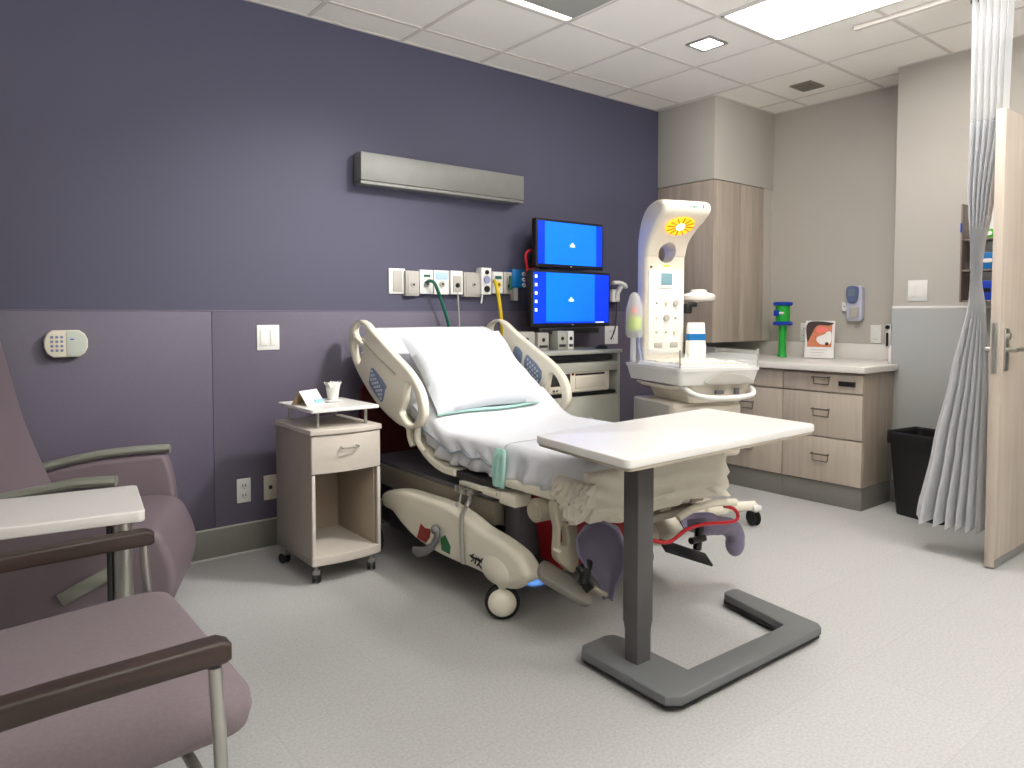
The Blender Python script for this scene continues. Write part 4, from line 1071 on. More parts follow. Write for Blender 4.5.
# draw sheet
pth = path(.0, -2.03, .955, n1=60, n2=50)
f = MB(); rings = []
sel = [q for q in pth if -1.50 < q[0].x < -.72]
for i, (p, n, tt) in enumerate(sel):
    s = i/(len(sel)-1); drop = .02+.055*s*0+.05*math.sin(PI*(1-s))*.6+.05*max(0, .35-s)/.35+.01*math.sin(s*25)
    up_, dn = [], []
    prof_ = [(1.12, .0862)]+[(1.12-.84*k/20, .0865+.002*noise.noise((k*.5, s*4, 0))) for k in range(1, 20)]+[(.283, .083), (.265, .074), (.254, .058)]+[(.251-.010*k/4-.006*math.sin(s*30+k), .05-drop*k/4) for k in range(1, 5)]
    for x, o_ in prof_: up_.append(Vector((x, p.x+n.x*o_, p.y+n.y*o_)))
    for x, o_ in prof_[::-1]:
        dn.append(Vector((x+(.003 if x < .26 else 0), p.x+n.x*(o_-.002), p.y+n.y*(o_-.002))))
    rings.append(up_+dn)
f.loft(rings)
t = thing('draw_sheet', 'white draw sheet across the middle of the bed with a blue-grey hem', 'sheet', (.7, -1.1, .75))
f.out('cloth', 'sheet', t, angle=70)
f = MB(); f.tube([r_[26]+Vector((-.003, 0, 0)) for r_ in rings], .0055, n=6); f.out('hem', 'hem', t)
# mint cloth hanging at the side
f = MB(); rings = []
for k in range(9):
    a = k/8; z = .72-.17*a; w_ = .045+.012*math.sin(a*3)
    r_ = [Vector((.236-.014*math.sin(PI*a*.7)-.008*math.sin(j*2.1), -1.50+w_*(j/6-.5)*1.6, z)) for j in range(7)]
    rings.append(r_+[v+Vector((.006, 0, 0)) for v in r_[::-1]])
f.loft(rings); o = f.out('mint_cloth', 'mint', None, loc=(.236, -1.5, .64), angle=70); tag(o, 'small mint green cloth tag hanging from the near edge of the mattress', 'cloth')

# ================================================================== COMPUTER CART AND MONITORS
CX0, CX1, CYF, CYB, CZ = 1.33, 2.16, -.45, -.03, 1.075
t = thing('computer_cart', 'grey-green computer workstation cabinet against the purple wall behind the bed', 'workstation', ((CX0+CX1)/2, -.24, 0))
MB().box(CX0, CX1+.01, CYF-.01, CYB, CZ-.028, CZ, b=.006).out('top_panel', 'cartgrey', t)
for x0, x1 in ((CX0, CX0+.03), (CX1-.03, CX1)): MB().box(x0, x1, CYF+.004, CYB, .08, CZ-.03, b=.003).out('side_panel', 'cartgrey', t)
MB().box(CX0+.03, CX1-.03, CYB-.02, CYB, .08, CZ-.03, b=.001).out('back_panel', 'nsside', t)
MB().box(CX0+.06, CX1-.07, CYF+.02, -.10, CZ-.075, CZ-.034, b=.004).out('keyboard_tray', 'black', t)
MB().box(CX0+.03, CX1-.03, CYF-.004, -.06, CZ-.15, CZ-.085, b=.005).out('drawer', 'cartgrey', t)
MB().box(CX0+.03, CX1-.03, CYF+.02, -.06, .79-.03, .79-.01, b=.002).out('shelf', 'black', t)
fp = MB().box(CX0+.031, CX1-.031, CYF, CYF+.02, .10, .755, b=.006).out('door', 'cartgrey', t)
MB().tube([(1.62, CYF-.002, .60), (1.62, CYF-.03, .595), (1.84, CYF-.03, .595), (1.84, CYF-.002, .60)], .008, smooth=3).out('handle', 'steel', fp)
for x in (CX0+.06, CX1-.06):
    for y in (CYF+.06, CYB-.06):
        cs = MB().cyl((x, y, .06), (x, y, .082), .012).out('caster', 'alu', t); MB().cyl((x-.015, y, .03), (x+.015, y, .03), .03, b=.004).out('wheel', 'rubber', cs)
# fetal monitor inside
A, B = ony(548, 371, CYF+.01), ony(611, 394, CYF+.01)
t = thing('fetal_monitor', 'white patient monitor with small screen and paper slot inside the workstation', 'monitor', ((A.x+B.x)/2, -.25, .782))
x0, x1, z0, z1 = A.x-.05, B.x-.01, .782, .985-.06
z1 = A.z
MB().box(x0, x1, CYF+.01, -.10, z0, z1, b=.018, seg=3).out('body', 'warmer', t)
sc_ = MB().box(x0+.07, x0+.25, CYF+.004, CYF+.02, z0+.055, z1-.03, b=.004).out('screen', 'darksteel', t)
MB().box(x0+.30, x1-.06, CYF+.006, CYF+.02, z1-.045, z1-.032, b=.002).out('paper_slot', 'black', t)
MB().box(x0+.30, x1-.05, CYF+.003, CYF+.02, z0+.03, z1-.055, b=.006).out('paper_door', 'offwhite', t)
for i, (dx, dz, m_) in enumerate(((.275, .13, 'red'), (.22, .025, 'red'), (.25, .025, 'red'), (.10, .025, 'bedgrey'), (.13, .025, 'bedgrey'))):
    MB().cyl((x0+dx, CYF+.012, z0+dz), (x0+dx, CYF+.002, z0+dz), .008, n=12).out('button', m_, t)
# monitors
def monitor(u0, v0, u1, v1, y, label, icons):
    A, B = ony(u0, v0, y), ony(u1, v1, y); x0, x1, z1, z0 = A.x, B.x, A.z, B.z
    A2, B2 = ony((u0+u1)/2, (v0+ (v0+2))/2, y), ony((u0+u1)/2, v1, y); z1, z0 = A2.z, B2.z-.004
    t = thing('computer_monitor', label, 'monitor', ((x0+x1)/2, y, z0))
    b_ = MB().poly(rrect(x1-x0, z1-z0, .01, 4, (x0+x1)/2, (z0+z1)/2), t=.045, b=.006, T=T((0, y+.024, 0)) @ FY).out('bezel', 'black', t)
    m_ = .018; X0, X1, Za, Zb = x0+m_, x1-m_, z0+m_*1.4, z1-m_
    f = MB().box(X0, X1, y-.0012, y+.01, Za, Zb, b=0, m='screend')
    w_ = X1-X0; a_, c_ = (.155, .80) if icons else (.10, .90)
    f.box(X0+w_*a_, X0+w_*c_, y-.0016, y+.01, Za+(.012 if icons else 0), Zb, b=0, m='screen')
    cxm = X0+w_*(.48 if icons else .52); czm = Za+(Zb-Za)*.46
    for dx, dz, s_ in ((-.012, 0, .012), (.012, 0, .012), (0, .014, .011), (.0, -.001, .010)):
        f.ball((cxm+dx*1.2, y-.0015, czm+dz), (s_, .0006, s_*.8), m='screenw', n=12)
    if icons:
        for k in range(5): f.box(X0+.012, X0+.034, y-.0016, y, Zb-.04-k*.058, Zb-.018-k*.058, b=0, m='screenw')
        f.box(X1-.14, X1-.05, y-.0018, y, Za+.001, Za+.009, b=0, m='screenw')
    f.out('screen', None, t, flat=True)
    MB().ball(((x0+x1)/2, y-.002, z0+.012), (.010, .003, .005), n=10).out('badge', 'steel', t)
    MB().box((x0+x1)/2-.10, (x0+x1)/2+.10, y+.046, y+.075, (z0+z1)/2-.10, (z0+z1)/2+.10, b=.01).out('rear_housing', 'black', t)
    return t
monitor(536, 220, 603.5, 268, -.21, 'upper of two blue computer screens, mounted on the purple wall', False)
monitor(531.5, 270, 610, 326, -.25, 'lower and larger blue computer screen with icons down its left side', True)
t = thing('monitor_arm', 'dark wall mount post holding the two blue screens', 'mount', (1.80, -.02, 1.3))
MB().box(1.76, 1.84, -.03, -.001, 1.28, 1.92, b=.004).out('wall_plate', 'darksteel', t)
MB().box(1.775, 1.825, -.135, -.03, 1.76, 1.82, b=.004).out('upper_arm', 'darksteel', t)
MB().box(1.775, 1.825, -.174, -.03, 1.40, 1.46, b=.004).out('lower_arm', 'darksteel', t)
A, B = ony(540, 327, -.25), ony(600, 331, -.25)
t = thing('sound_bar', 'narrow dark bar fixed below the lower blue screen', 'speaker', ((A.x+B.x)/2, -.2, B.z))
MB().box(A.x, B.x, -.245, -.175, B.z-.015, A.z-.008, b=.006).out('body', 'darksteel', t)
MB().box(A.x+.02, B.x-.02, -.247, -.24, B.z-.008, A.z-.016, b=.001).out('grille', 'black', t)
def cartbox(u0, v0, u1, y, name, label, cat, m, dot='black', dep=.10, shape=None):
    A, B = ony(u0, v0, y), ony(u1, v0, y); t = thing(name, label, cat, ((A.x+B.x)/2, y, CZ))
    MB().box(A.x, B.x, y, y+dep, CZ+.001, A.z, b=.006).out('body', m, t)
    h = A.z-CZ
    MB().cyl(((A.x+B.x)/2, y-.003, CZ+h*.6), ((A.x+B.x)/2, y+.002, CZ+h*.6), min(.014, (B.x-A.x)*.3), n=14).out('dial', dot, t)
    MB().box(A.x+.012, B.x-.012, y-.003, y+.002, CZ+h*.15, CZ+h*.3, b=.002).out('port_strip', 'darksteel', t)
cartbox(519, 332, 535, -.30, 'control_box', 'grey box standing at the left end of the workstation top', 'box', 'gasgrey', 'hosegreen')
cartbox(538, 333, 549, -.30, 'control_box', 'small grey box with a dark knob on the workstation top', 'box', 'gasgrey', 'black')
cartbox(558, 331, 567, -.31, 'control_box', 'tall beige box below the lower blue screen', 'box', 'cartgrey', 'darksteel')
cartbox(568, 331, 574, -.31, 'card_reader', 'narrow white box with black marks beside the tall beige box', 'box', 'white', 'black', .05)
A = ony(600, 348, -.38)
t = thing('computer_mouse', 'black computer mouse on the right of the workstation top', 'mouse', (A.x, -.38, CZ))
MB().ball((A.x+.02, -.38, CZ+.004), (.055, .035, .028)).warp(lambda v: Vector((v.x, v.y, max(v.z, CZ+.001)))).out('body', 'black', t)
MB().ball((A.x-.01, -.385, CZ+.028), (.008, .004, .005), n=10).out('wheel', 'darksteel', t)
o = MB().box(A.x-.12, A.x+.16, -.42, -.28, CZ+.0005-.0004, CZ+.0012, b=0).out('mouse_pad', 'bedgrey', None, loc=(A.x, -.35, CZ)); tag(o, 'thin grey mat under the black mouse', 'mat')
# handset on the wall right of the screens
A, B = ony(612, 283, -.05), ony(621, 302, -.05); xc = (A.x+B.x)/2
t = thing('barcode_scanner', 'white handheld scanner in a wall holder right of the lower blue screen', 'scanner', (xc, 0, B.z))
MB().box(A.x+.01, B.x-.01, -.05, -.001, B.z, A.z-.05, b=.008).out('holder', 'white', t)
MB().tube([(A.x-.03, -.09, A.z+.0), (xc, -.09, A.z-.0), (B.x+.0, -.09, A.z-.015), (B.x+.018, -.085, A.z-.035)], [.016, .034, .028, .016], n=14, smooth=4).out('scanner_head', 'white', t)
MB().tube([(xc+.02, -.085, A.z-.02), (xc+.0, -.06, A.z-.08), (xc-.0, -.055, B.z+.01)], [.022, .016], n=12, smooth=3).out('scanner_grip', 'white', t)
MB().tube([(xc, -.05, B.z+.005), (xc+.01, -.04, B.z-.10), (xc+.005, -.03, B.z-.22), (xc-.03, -.02, B.z-.30)], .005, n=8, smooth=5).out('cord', 'darksteel', t)

# ================================================================== INFANT WARMER (local frame: front = -Y)
WL = (2.11, -1.10, 0); WR = R(-19.5)
t = thing('infant_warmer', 'white infant warmer with tall control column and amber heater lens', 'infant warmer', WL, WR, local=True)
w2_, d2_ = .29, .335
def frus(x0, x1, y0, y1, z0, z1, ins, r=.03):
    return [[Vector((x, y, z)) for x, y in rrect(x1-x0-2*i, y1-y0-2*i, r, 4, (x0+x1)/2, (y0+y1)/2)] for z, i in ((z0, ins), (z1, 0))]
f = MB(); f.loft(frus(-w2_, w2_, -d2_, d2_, .895, .985, .02)); f.out('bassinet_tray', 'white', t)
f = MB(); f.loft([[Vector((x, y, z)) for x, y in rrect(2*w2_-2*i, 2*d2_-2*i, .03, 4)] for z, i in ((.98, -.004), (1.0, -.004), (1.0, .012), (.985, .012), (.98, -.004))], cap=False); f.out('tray_rim', 'white', t)
mt = MB().box(-w2_+.04, w2_-.04, -d2_+.05, d2_-.10, .985, 1.015, b=.012, seg=3).out('infant_mattress', 'sheet', t)
# rumpled blanket
tb = MB(); rings = []
for i in range(25):
    u = i/24; r_ = []
    for j in range(21):
        v = j/20; r_.append(Vector((-.22+.44*u, -.26+.44*v, 1.018+.022*abs(noise.noise((u*5, v*5, 2)))+.012*abs(noise.noise((u*12, v*10, 7))))))
    for j in range(20, -1, -1):
        v = j/20; r_.append(Vector((-.22+.44*u, -.26+.44*v, 1.0155)))
    rings.append(r_)
tb.loft(rings); bl = tb.out('blanket_cloth', 'sheetwarm', None, loc=(0, 0, 0), angle=70)
bl.matrix_world = T(WL) @ Matrix.Rotation(WR, 4, 'Z'); bl.name = 'crumpled_blanket'; tag(bl, 'crumpled off-white blanket lying in the infant warmer tray', 'blanket')
# acrylic side panels and posts
MB().box(-w2_+.02, w2_-.02, -d2_+.004, -d2_+.009, .99, 1.09, b=.001).out('acrylic_panel', 'glass', t)
for s in (-1, 1): MB().box(s*(w2_-.006)-.0025, s*(w2_-.006)+.0025, -d2_+.02, d2_-.10, .99, 1.10, b=.001).out('acrylic_panel', 'glass', t)
for x, y in ((w2_-.012, -d2_+.012), (-w2_+.012, -d2_+.012), (w2_-.012, d2_-.10)): MB().cyl((x, y, .985), (x, y, 1.11), .006, n=10).out('panel_post', 'gasgrey', t)
# front handle + under tray
f = MB(); f.poly(smooth2([(-.16, 0), (-.12, .045), (0, .062), (.12, .045), (.16, 0)], 5), t=.012, b=.003, T=T((.06, -d2_-.002, .90)) @ FY); f.out('handle_recess', 'gasgrey', t)
MB().tube([(-.22, -d2_+.08, .885), (-.20, -d2_-.02, .845), (-.10, -d2_-.06, .825), (.05, -d2_-.07, .822), (.18, -d2_-.05, .83), (.24, -d2_+.0, .85), (.25, -d2_+.08, .885)], .016, n=12, smooth=6).out('front_handle', 'white', t)
MB().loft(frus(-.20, .26, -.30, .22, .78, .893, .04)).out('under_tray', 'offwhite', t)
MB().box(-.02, .04, -.32, -.30, .835, .86, b=.004).box(.12, .15, -.32, -.30, .83, .87, b=.004).out('tray_latches', 'bedgrey', t)
MB().loft(frus(-.29, -.06, -.22, .20, .86, .885, .03)).out('side_shelf', 'warmer', t)
# lower cabinet, pedestal and base
lc = MB().box(-.25, .25, -.20, .30, .42, .775, b=.02).out('lower_cabinet', 'offwhite', t)
for z in (.44, .60): 
    dd = MB().box(-.24, .24, -.215, -.199, z, z+.15, b=.006).out('drawer', 'offwhite', lc)
MB().box(-.257, -.248, -.17, .27, .60, .76, b=.004).out('side_drawer', 'gasgrey', lc)
MB().box(-.12, .12, .0, .22, .12, .43, b=.02).out('pedestal', 'offwhite', t)
MB().box(-.08, .08, -.34, .36, .09, .15, b=.025).out('base_spine', 'offwhite', t)
for s in (-1, 1):
    MB().tube([(0, -.26, .125), (s*.16, -.30, .125), (s*.27, -.33, .13)], [.035, .03], n=14, smooth=5, flat=.7).out('base_leg', 'warmer', t)
    MB().tube([(0, .28, .125), (s*.16, .31, .125), (s*.27, .33, .13)], [.035, .03], n=14, smooth=5, flat=.7).out('base_leg', 'warmer', t)
    for y in (-.33, .33):
        cs = MB().cyl((s*.27, y, .09), (s*.27, y, .14), .022, b=.004).box(s*.27-.03, s*.27+.03, y-.03, y+.03, .10, .135, b=.01).out('caster', 'white', t)
        for q_ in (-1, 1): MB().cyl((s*.27+q_*.010, y+.015, .05), (s*.27+q_*.024, y+.015, .05), .05, b=.006, n=24).out('wheel', 'rubber', cs)
# column
col = [(p.x, p.y) for p in spline([Vector((a, b, 0)) for a, b in [(.335, .90), (.335, 1.72), (.325, 1.85), (.29, 1.945), (.225, 2.015), (.14, 2.05), (.05, 2.06), (-.03, 2.045), (-.055, 2.01), (-.04, 1.965), (.02, 1.925), (.10, 1.865), (.165, 1.80), (.20, 1.72), (.21, 1.62), (.21, .90)]], 4)]
f = MB(); f.poly([(-a, b) for a, b in col], t=.31, b=.03, T=FX, seg=3)
def flare(v):
    k = 1
    if v.z > 1.80: k = 1+.16*min(1, max(0, (.30-v.y)/.25))*min(1, (v.z-1.80)/.12)
    if v.z < 1.5: k = 1.0
    return Vector((v.x*k-.055, v.y, v.z))
# cut the round hole with a boolean
f.warp(flare)
cme = bpy.data.meshes.new('tmpc'); f.bm.to_mesh(cme); co = bpy.data.objects.new('tmpc', cme); COL.objects.link(co)
g = MB().cyl((-.055, 0, 1.735), (-.055, .5, 1.735), .066, n=40); gme = bpy.data.meshes.new('tmpg'); g.bm.to_mesh(gme); go = bpy.data.objects.new('tmpg', gme); COL.objects.link(go)
md = co.modifiers.new('b', 'BOOLEAN'); md.operation = 'DIFFERENCE'; md.object = go; md.solver = 'EXACT'
bpy.context.view_layer.update(); dg = bpy.context.evaluated_depsgraph_get()
me2 = bpy.data.meshes.new_from_object(co.evaluated_get(dg))
bpy.data.objects.remove(co); bpy.data.objects.remove(go)
f = MB(); f.bm.from_mesh(me2); colo = f.out('control_column', 'warmer', t, angle=45)
MB().box(-.19, .08, .203, .212, 1.06, 1.62, b=.004).out('control_panel', 'white', t)
cp = t.children[-1]
MB().box(-.125, .005, .196, .206, 1.50, 1.62, b=.006).out('display_frame', 'white', cp)
dp = cp.children[-1]
MB().box(-.100, -.015, .193, .20, 1.52, 1.60, b=.003).out('display', mat('teal_grey_lcd', (96, 124, 134), .25, emit=.15, ecol=(120, 170, 190)), dp)
random.seed(3)
for i, x in enumerate((-.13, -.055, .015)):
    for j, z in enumerate((1.40, 1.30, 1.205)):
        r_ = (.007, .014, .022)[(i+j) % 3] if i else .007
        MB().cyl((x, .204, z), (x, .188, z), r_, n=18, b=.003).out('knob', ('gasgrey', 'offwhite', 'gasgrey')[(i+j) % 3], cp)
for x in (-.115, .005): MB().box(x-.03, x+.03, .197, .206, 1.10, 1.135, b=.004).out('label_plate', 'gasgrey', cp)
MB().box(-.075, -.035, .204, .2115, 1.645, 1.655, b=.001).out('tan_mark', 'amber', t)
# heater head details
hd = MB().lathe([(0, 0), (.085, .0), (.090, .006), (.085, .016), (0, .016)], T=T((-.055, .045, 1.898)) @ Rot(-39, 'X') @ Matrix.Diagonal((1.15, .9, 1, 1)) @ T((0, 0, -.010))).out('heater_lens', 'amber', t)
f = MB()
for k in range(12): f.box(.028, .088, -.003, .003, -.013, -.008, b=0, T=T((-.055, .045, 1.898)) @ Rot(-39, 'X') @ Matrix.Diagonal((1.1, .85, 1, 1)) @ Rot(k*30, 'Z'))
f.out('lens_fins', mat('dark_amber', (150, 84, 10), .4), hd)
MB().lathe([(0, -.016), (.026, -.016), (.03, -.008), (0, -.008)], T=T((-.055, .045, 1.898)) @ Rot(-39, 'X')).out('bulb', mat('heater_bulb', (255, 236, 200), .3, emit=5, ecol=(255, 214, 150)), hd)
f = MB().text('Dräger', .024, T((-.02, -.0565, 2.012)) @ FY @ Rot(0, 'X'), t=.0012); f.out('logo', mat('teal_print', (40, 160, 140), .5), t)
MB().box(.05, .06, -.058, -.05, 2.0, 2.024, b=.001).out('green_mark', 'brightgreen', t)
MB().ball((-.17, .206, 1.64), .008, n=10).out('screw', 'darksteel', t)
# side monitor shelf (right) with clamp
MB().lathe([(0, 1.495), (.05, 1.495), (.06, 1.475), (.10, 1.465), (.115, 1.45), (.11, 1.425), (.09, 1.415), (0, 1.41)], (.235, .26, 0)).out('side_dish', 'white', t)
MB().tube([(.09, .27, 1.39), (.16, .265, 1.39), (.22, .26, 1.415)], .014, smooth=3).out('dish_arm', 'offwhite', t)
MB().box(.10, .14, .19, .24, 1.33, 1.40, b=.006).box(.13, .18, .19, .23, 1.375, 1.405, b=.005).out('clamp', 'black', t)
hl = bpy.data.lights.new('heater_lamp', 'SPOT'); hl.energy = 4.5; hl.color = (1, .86, .66); hl.spot_size = R(95); hl.spot_blend = .6; hl.shadow_soft_size = .05
ho = bpy.data.objects.new('heater_lamp', hl); COL.objects.link(ho); ho.matrix_world = T(WL) @ Matrix.Rotation(WR, 4, 'Z') @ T((-.055, .0, 1.85)) @ Rot(0, 'X')
WW = lambda x, y, z: T(WL) @ Matrix.Rotation(WR, 4, 'Z') @ Vector((x, y, z))
# packet with blue stripe on the right of the column
TW = T(WL) @ Matrix.Rotation(WR, 4, 'Z') @ T((.15, .16, 1.018)) @ Matrix.Diagonal((1.1, 1, 1.25, 1))
f = MB(); f.loft([[Vector((x, y, z)) for x, y in rrect(a, b, b*.3, 4)] for z, a, b in ((0, .12, .05), (.02, .13, .06), (.12, .125, .05), (.18, .12, .03), (.20, .12, .012))], T=TW)
o = thing('supply_packet', 'white packet with a bright blue stripe leaning beside the warmer column', 'packet', WW(.15, .16, 1.018))
f.out('pouch', 'paper', o)
f = MB(); f.loft([[Vector((x, y, z)) for x, y in rrect(a+.003, b+.003, b*.3, 4)] for z, a, b in ((.105, .126, .052), (.14, .1235, .043))], T=TW, cap=False); f.out('blue_stripe', 'blue', o)
# clear tube of supplies on the left of the column
L0 = WW(-.275, .24, 0)
o = thing('suction_bag', 'clear hanging supply bag with lime and pink contents left of the warmer column', 'bag', (L0.x, L0.y, 1.0))
MB().lathe([(0, 1.17), (.05, 1.17), (.062, 1.20), (.058, 1.36), (.035, 1.45), (.012, 1.47), (0, 1.47)], (L0.x, L0.y, 0)).out('clear_bag', 'bag', o)
MB().lathe([(0, 1.22), (.045, 1.22), (.048, 1.30), (.03, 1.31), (0, 1.31)], (L0.x, L0.y, 0)).out('lime_label', 'lime', o)
MB().ball((L0.x-.005, L0.y, 1.345), (.028, .028, .026)).out('pink_tubing', 'salmon', o)
MB().cyl((L0.x-.01, L0.y, 1.01), (L0.x-.01, L0.y, 1.175), .020).out('suction_cylinder', 'bag', o)
MB().tube([(L0.x+.05, L0.y-.02, 1.0), (L0.x+.045, L0.y, 1.1), (L0.x+.04, L0.y, 1.2)], .012).out('grey_tube', 'lav', o)

# ================================================================== CHAIRS AND SIDE TABLE AT LEFT
def cushion(mb, w, d, h, r, T_, puff=.02, n=14):
    """soft box: width X, depth Y, height Z centred at origin"""
    rings = []
    lv = [(-h/2, .80), (-h/2+r*.3, .93), (-h/2+r, 1), (0, 1.01), (h/2-r, 1), (h/2-r*.3, .94), (h/2-.0, .82)]
    for z, k in lv:
        rings.append([Vector((x, y, z)) for x, y in rrect(w-(1-k)*2.2*r, d-(1-k)*2.2*r, max(.01, r*(.7+.3*k)), 5)])
    mb.loft(rings, T=T_)
    return mb
# --- recliner against the wall (front = local +X)
RO = Vector((-1.295, -.500, 0)); RZ = R(-23)
t = thing('recliner', 'mauve vinyl recliner with grey-green arm caps against the purple wall', 'recliner', RO, RZ, local=True)
RI = (T(RO) @ Matrix.Rotation(RZ, 4, 'Z')).inverted()
def armside(yc, th=.10):
    prof = [(-.34, .10), (.24, .10), (.31, .16), (.355, .30), (.36, .42), (.345, .56), (.32, .64), (.28, .655), (.0, .635), (-.18, .595), (-.34, .55)]
    return MB().poly([(p.x, p.y) for p in spline([Vector((a, b, 0)) for a, b in prof[:]], 3)], t=th, b=.02, T=T((0, yc, 0)) @ FY, seg=3)
for yc in (-.345, .345):
    dx_ = -.075 if yc < 0 else 0
    armside(yc).warp(lambda v: Vector((v.x+(dx_ if v.x > 0 else 0), v.y, v.z))).out('arm_panel', 'leather', t)
    MB().tube([(-.33, yc, .575), (-.16, yc, .628), (.02, yc, .662), (.20+dx_, yc, .678), (.335+dx_, yc, .680)], .021, n=12, smooth=6).warp(lambda v: Vector((v.x, yc+(v.y-yc)*1.35, v.z))).out('arm_cap', 'armgrey', t)
pro = [(-.34, .30), (-.34, .44), (-.10, .46), (.18, .475), (.30, .475), (.385, .45), (.43, .37), (.455, .27), (.44, .17), (.39, .08), (.30, .06), (.20, .10), (.14, .28)]
MB().poly([(p.x, p.y) for p in spline([Vector((a, b, 0)) for a, b in pro], 4, True)], t=.585, b=.035, T=T((0, 0, 0)) @ FY, seg=4).out('seat_and_footrest', 'leather', t)
pb = [(-.13, .52), (-.14, .46), (-.24, .42), (-.34, .50), (-.48, 1.08), (-.53, 1.36), (-.47, 1.43), (-.39, 1.38), (-.32, 1.18), (-.24, .84)]
MB().poly([(p.x, p.y) for p in spline([Vector((a, b, 0)) for a, b in pb], 5, True)], t=.57, b=.04, T=T((.0, 0, 0)) @ FY, seg=4).out('backrest', 'leather', t)
MB().box(-.30, .20, -.26, .26, .05, .12, b=.01).out('base_frame', 'darksteel', t)
for x in (-.27, .22):
    for y in (-.31, .31):
        cs = MB().cyl((x, y, .05), (x, y, .11), .012).out('caster', 'black', t); MB().cyl((x-.014, y, .028), (x+.014, y, .028), .028, b=.004).out('wheel', 'rubber', cs)
A_, B_ = RI @ ony(50, 612, -1.0), RI @ ony(117, 570, -1.0)
f = MB(); slab(f, (A_.x, -.405, A_.z), (B_.x, -.405, B_.z), .012, .05, b=.005); f.out('side_lever', 'armgrey', t)
# --- white topped side table
t = thing('side_table', 'white topped side table on a metal post between the two chairs', 'table', (-1.45, -1.4, 0))
ZT_ = .70
q = [onz(*a, ZT_+.012) for a in ((143, 516), (141, 488))]
MB().poly(rrect(.62, .40, .02, 4, -.31, 0), t=.035, b=.004, T=T((-1.20, -1.385, ZT_-.005)) @ Rot(-8, 'Z')).out('tabletop', 'laminate', t)
pp = onz(124, 530, .55)
MB().cyl((-1.255, -1.37, .05), (-1.255, -1.37, ZT_-.022), .030, n=24).out('post', 'steel', t)
MB().cyl((-1.292, -1.365, .05), (-1.292, -1.365, ZT_-.022), .010, n=20).out('inner_post', 'darksteel', t)
MB().box(-1.40, -1.22, -1.40, -1.30, ZT_-.04, ZT_-.022, b=.005).out('bracket', 'darksteel', t)
MB().box(-1.80, -1.24, -1.24, -1.19, .02, .055, b=.01).box(-1.80, -1.24, -1.51, -1.46, .02, .055, b=.01).box(-1.33, -1.24, -1.51, -1.19, .022, .06, b=.01).out('floor_base', 'steel', t)
for x, y in ((-1.77, -1.215), (-1.77, -1.485), (-1.27, -1.215), (-1.27, -1.485)): MB().cyl((x, y, .0), (x, y, .024), .016, n=14).out('glide', 'black', t)
# --- guest chair (front = +X)
t = thing('guest_chair', 'wide mauve fabric guest chair with dark brown wooden arms and metal legs in the foreground', 'chair', (-1.5, -2.06, 0))
TT = T((-1.505, -2.045, .425)) @ Rot(-3, 'Y')
f = MB(); rings = []
nx, ny = 26, 22
def seat_ring(z, k, r): return
W_, D_, Hh = .66, .80, .115
for (z, ins, rr) in ((-Hh/2, .035, .05), (-Hh/2+.012, .012, .07), (-.01, 0, .08), (Hh/2-.035, .004, .08), (Hh/2-.012, .02, .075), (Hh/2, .05, .07)):
    rings.append([Vector((x, y, z)) for x, y in rrect(W_-2*ins, D_-2*ins, rr, 6)])
for k_ in (.7, .4, .12): rings.append([Vector((x*k_, y*k_, Hh/2+.012*(1-k_))) for x, y in rrect(W_-.1, D_-.1, .07, 6)])
f.loft(rings, T=TT); f.out('seat', 'fabric', t, angle=60)
f = MB(); rings = []
TB_ = T((-1.86, -2.045, .80)) @ Rot(-14, 'Y')
for (x, ins, rr) in ((-.05, .03, .05), (-.03, .0, .06), (.03, .0, .06), (.05, .03, .05), (.062, .10, .05)):
    rings.append([Vector((x, y, z)) for y, z in rrect(.80-2*ins, .62-2*ins, rr, 6)])
f.loft(rings, T=TB_); f.out('backrest', 'fabric', t, angle=60)
def arm(yc, xf, zf, xb=-1.86, zb=None, w=.052, th=.045):
    zb = zf-.012 if zb is None else zb
    L_ = xf-xb
    return MB().poly([(xb, zb-th), (xb, zb), ((xb+xf)/2, (zf+zb)/2+.004), (xf-.02, zf+.002), (xf, zf-.008), (xf, zf-th+.006), (xf-.012, zf-th), ((xb+xf)/2, (zf+zb)/2-th+.004)], t=w, b=.008, T=T((0, yc, 0)) @ FY, seg=3)
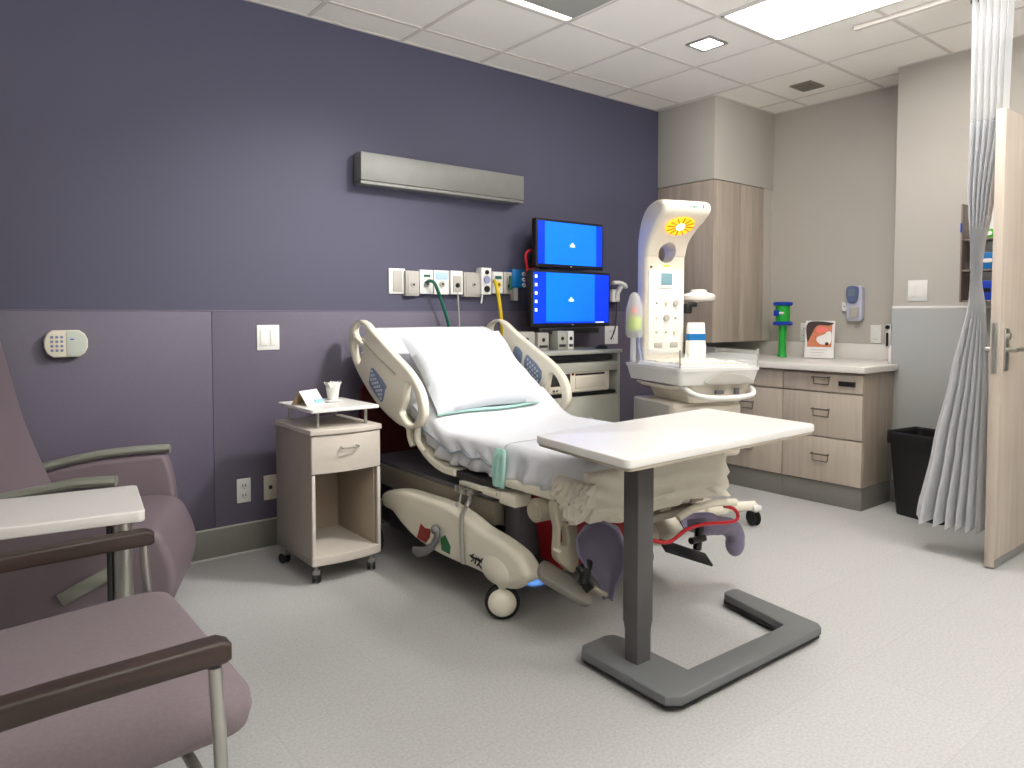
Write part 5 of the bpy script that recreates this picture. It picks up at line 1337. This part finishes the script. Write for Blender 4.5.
for yc, xf in ((-2.555, -1.28), (-1.62, -1.215)):
    a_ = arm(yc, xf, .672 if yc < -2 else .662).out('armrest', 'darkwood', t)
    MB().tube([(xf-.028, yc, .617), (xf-.018, yc, .40), (xf-.01, yc, .012)], .0135, n=14, smooth=3).out('leg', 'steel', t)
    MB().tube([(-1.80, yc, .60), (-1.82, yc, .40), (-1.93, yc, .012)], .015, n=14, smooth=3).out('leg', 'steel', t)
    MB().tube([(xf-.045, yc, .36), (-1.82, yc, .36)], .012, n=12).out('side_rail', 'steel', t)
for x in (-1.32, -1.72): MB().tube([(x, -2.555, .36), (x, -1.62, .36)], .012, n=12).out('cross_rail', 'steel', t)
for p_ in t.children: pass
EXPO = 1.25

# ================================================================== CAMERA, WORLD, OUTPUT
cd = bpy.data.cameras.new('camera'); cam = bpy.data.objects.new('camera', cd); COL.objects.link(cam)
cam.location = CAM
rm = Matrix((_rt, _up, -_fw)).transposed(); cam.rotation_euler = rm.to_euler()
cd.sensor_width = 36; cd.lens = FPX/1024*36; cd.shift_y = -(384-PPY)/1024*-1
cd.shift_y = (PPY-384)/1024
cd.clip_start = .02; cd.clip_end = 60
SC.camera = cam
wd = bpy.data.worlds.new('world'); SC.world = wd; wd.use_nodes = True
wd.node_tree.nodes['Background'].inputs['Color'].default_value = (1, 1, 1, 1)
wd.node_tree.nodes['Background'].inputs['Strength'].default_value = .03
SC.view_settings.view_transform = 'Standard'; SC.view_settings.look = 'None'; SC.view_settings.gamma = 1
SC.view_settings.use_curve_mapping = False; SC.view_settings.exposure = EXPO
GROUPS = dict(base_cabinet='base cabinets under the white countertop', ceiling_light='rectangular ceiling light panels', gas_outlet='medical gas outlets in the row above the bed',
    computer_monitor='blue computer screens', control_box='small boxes on the workstation top', power_outlet='white power outlets', light_switch='white double light switches', glove_box='boxes on the supply rack')
for o in bpy.data.objects:
    k_ = o.name.split('.')[0]
    if o.parent is None and k_ in GROUPS and 'group' not in o: o['group'] = GROUPS[k_]
for o in bpy.data.objects:
    if '_local' in o: del o['_local']
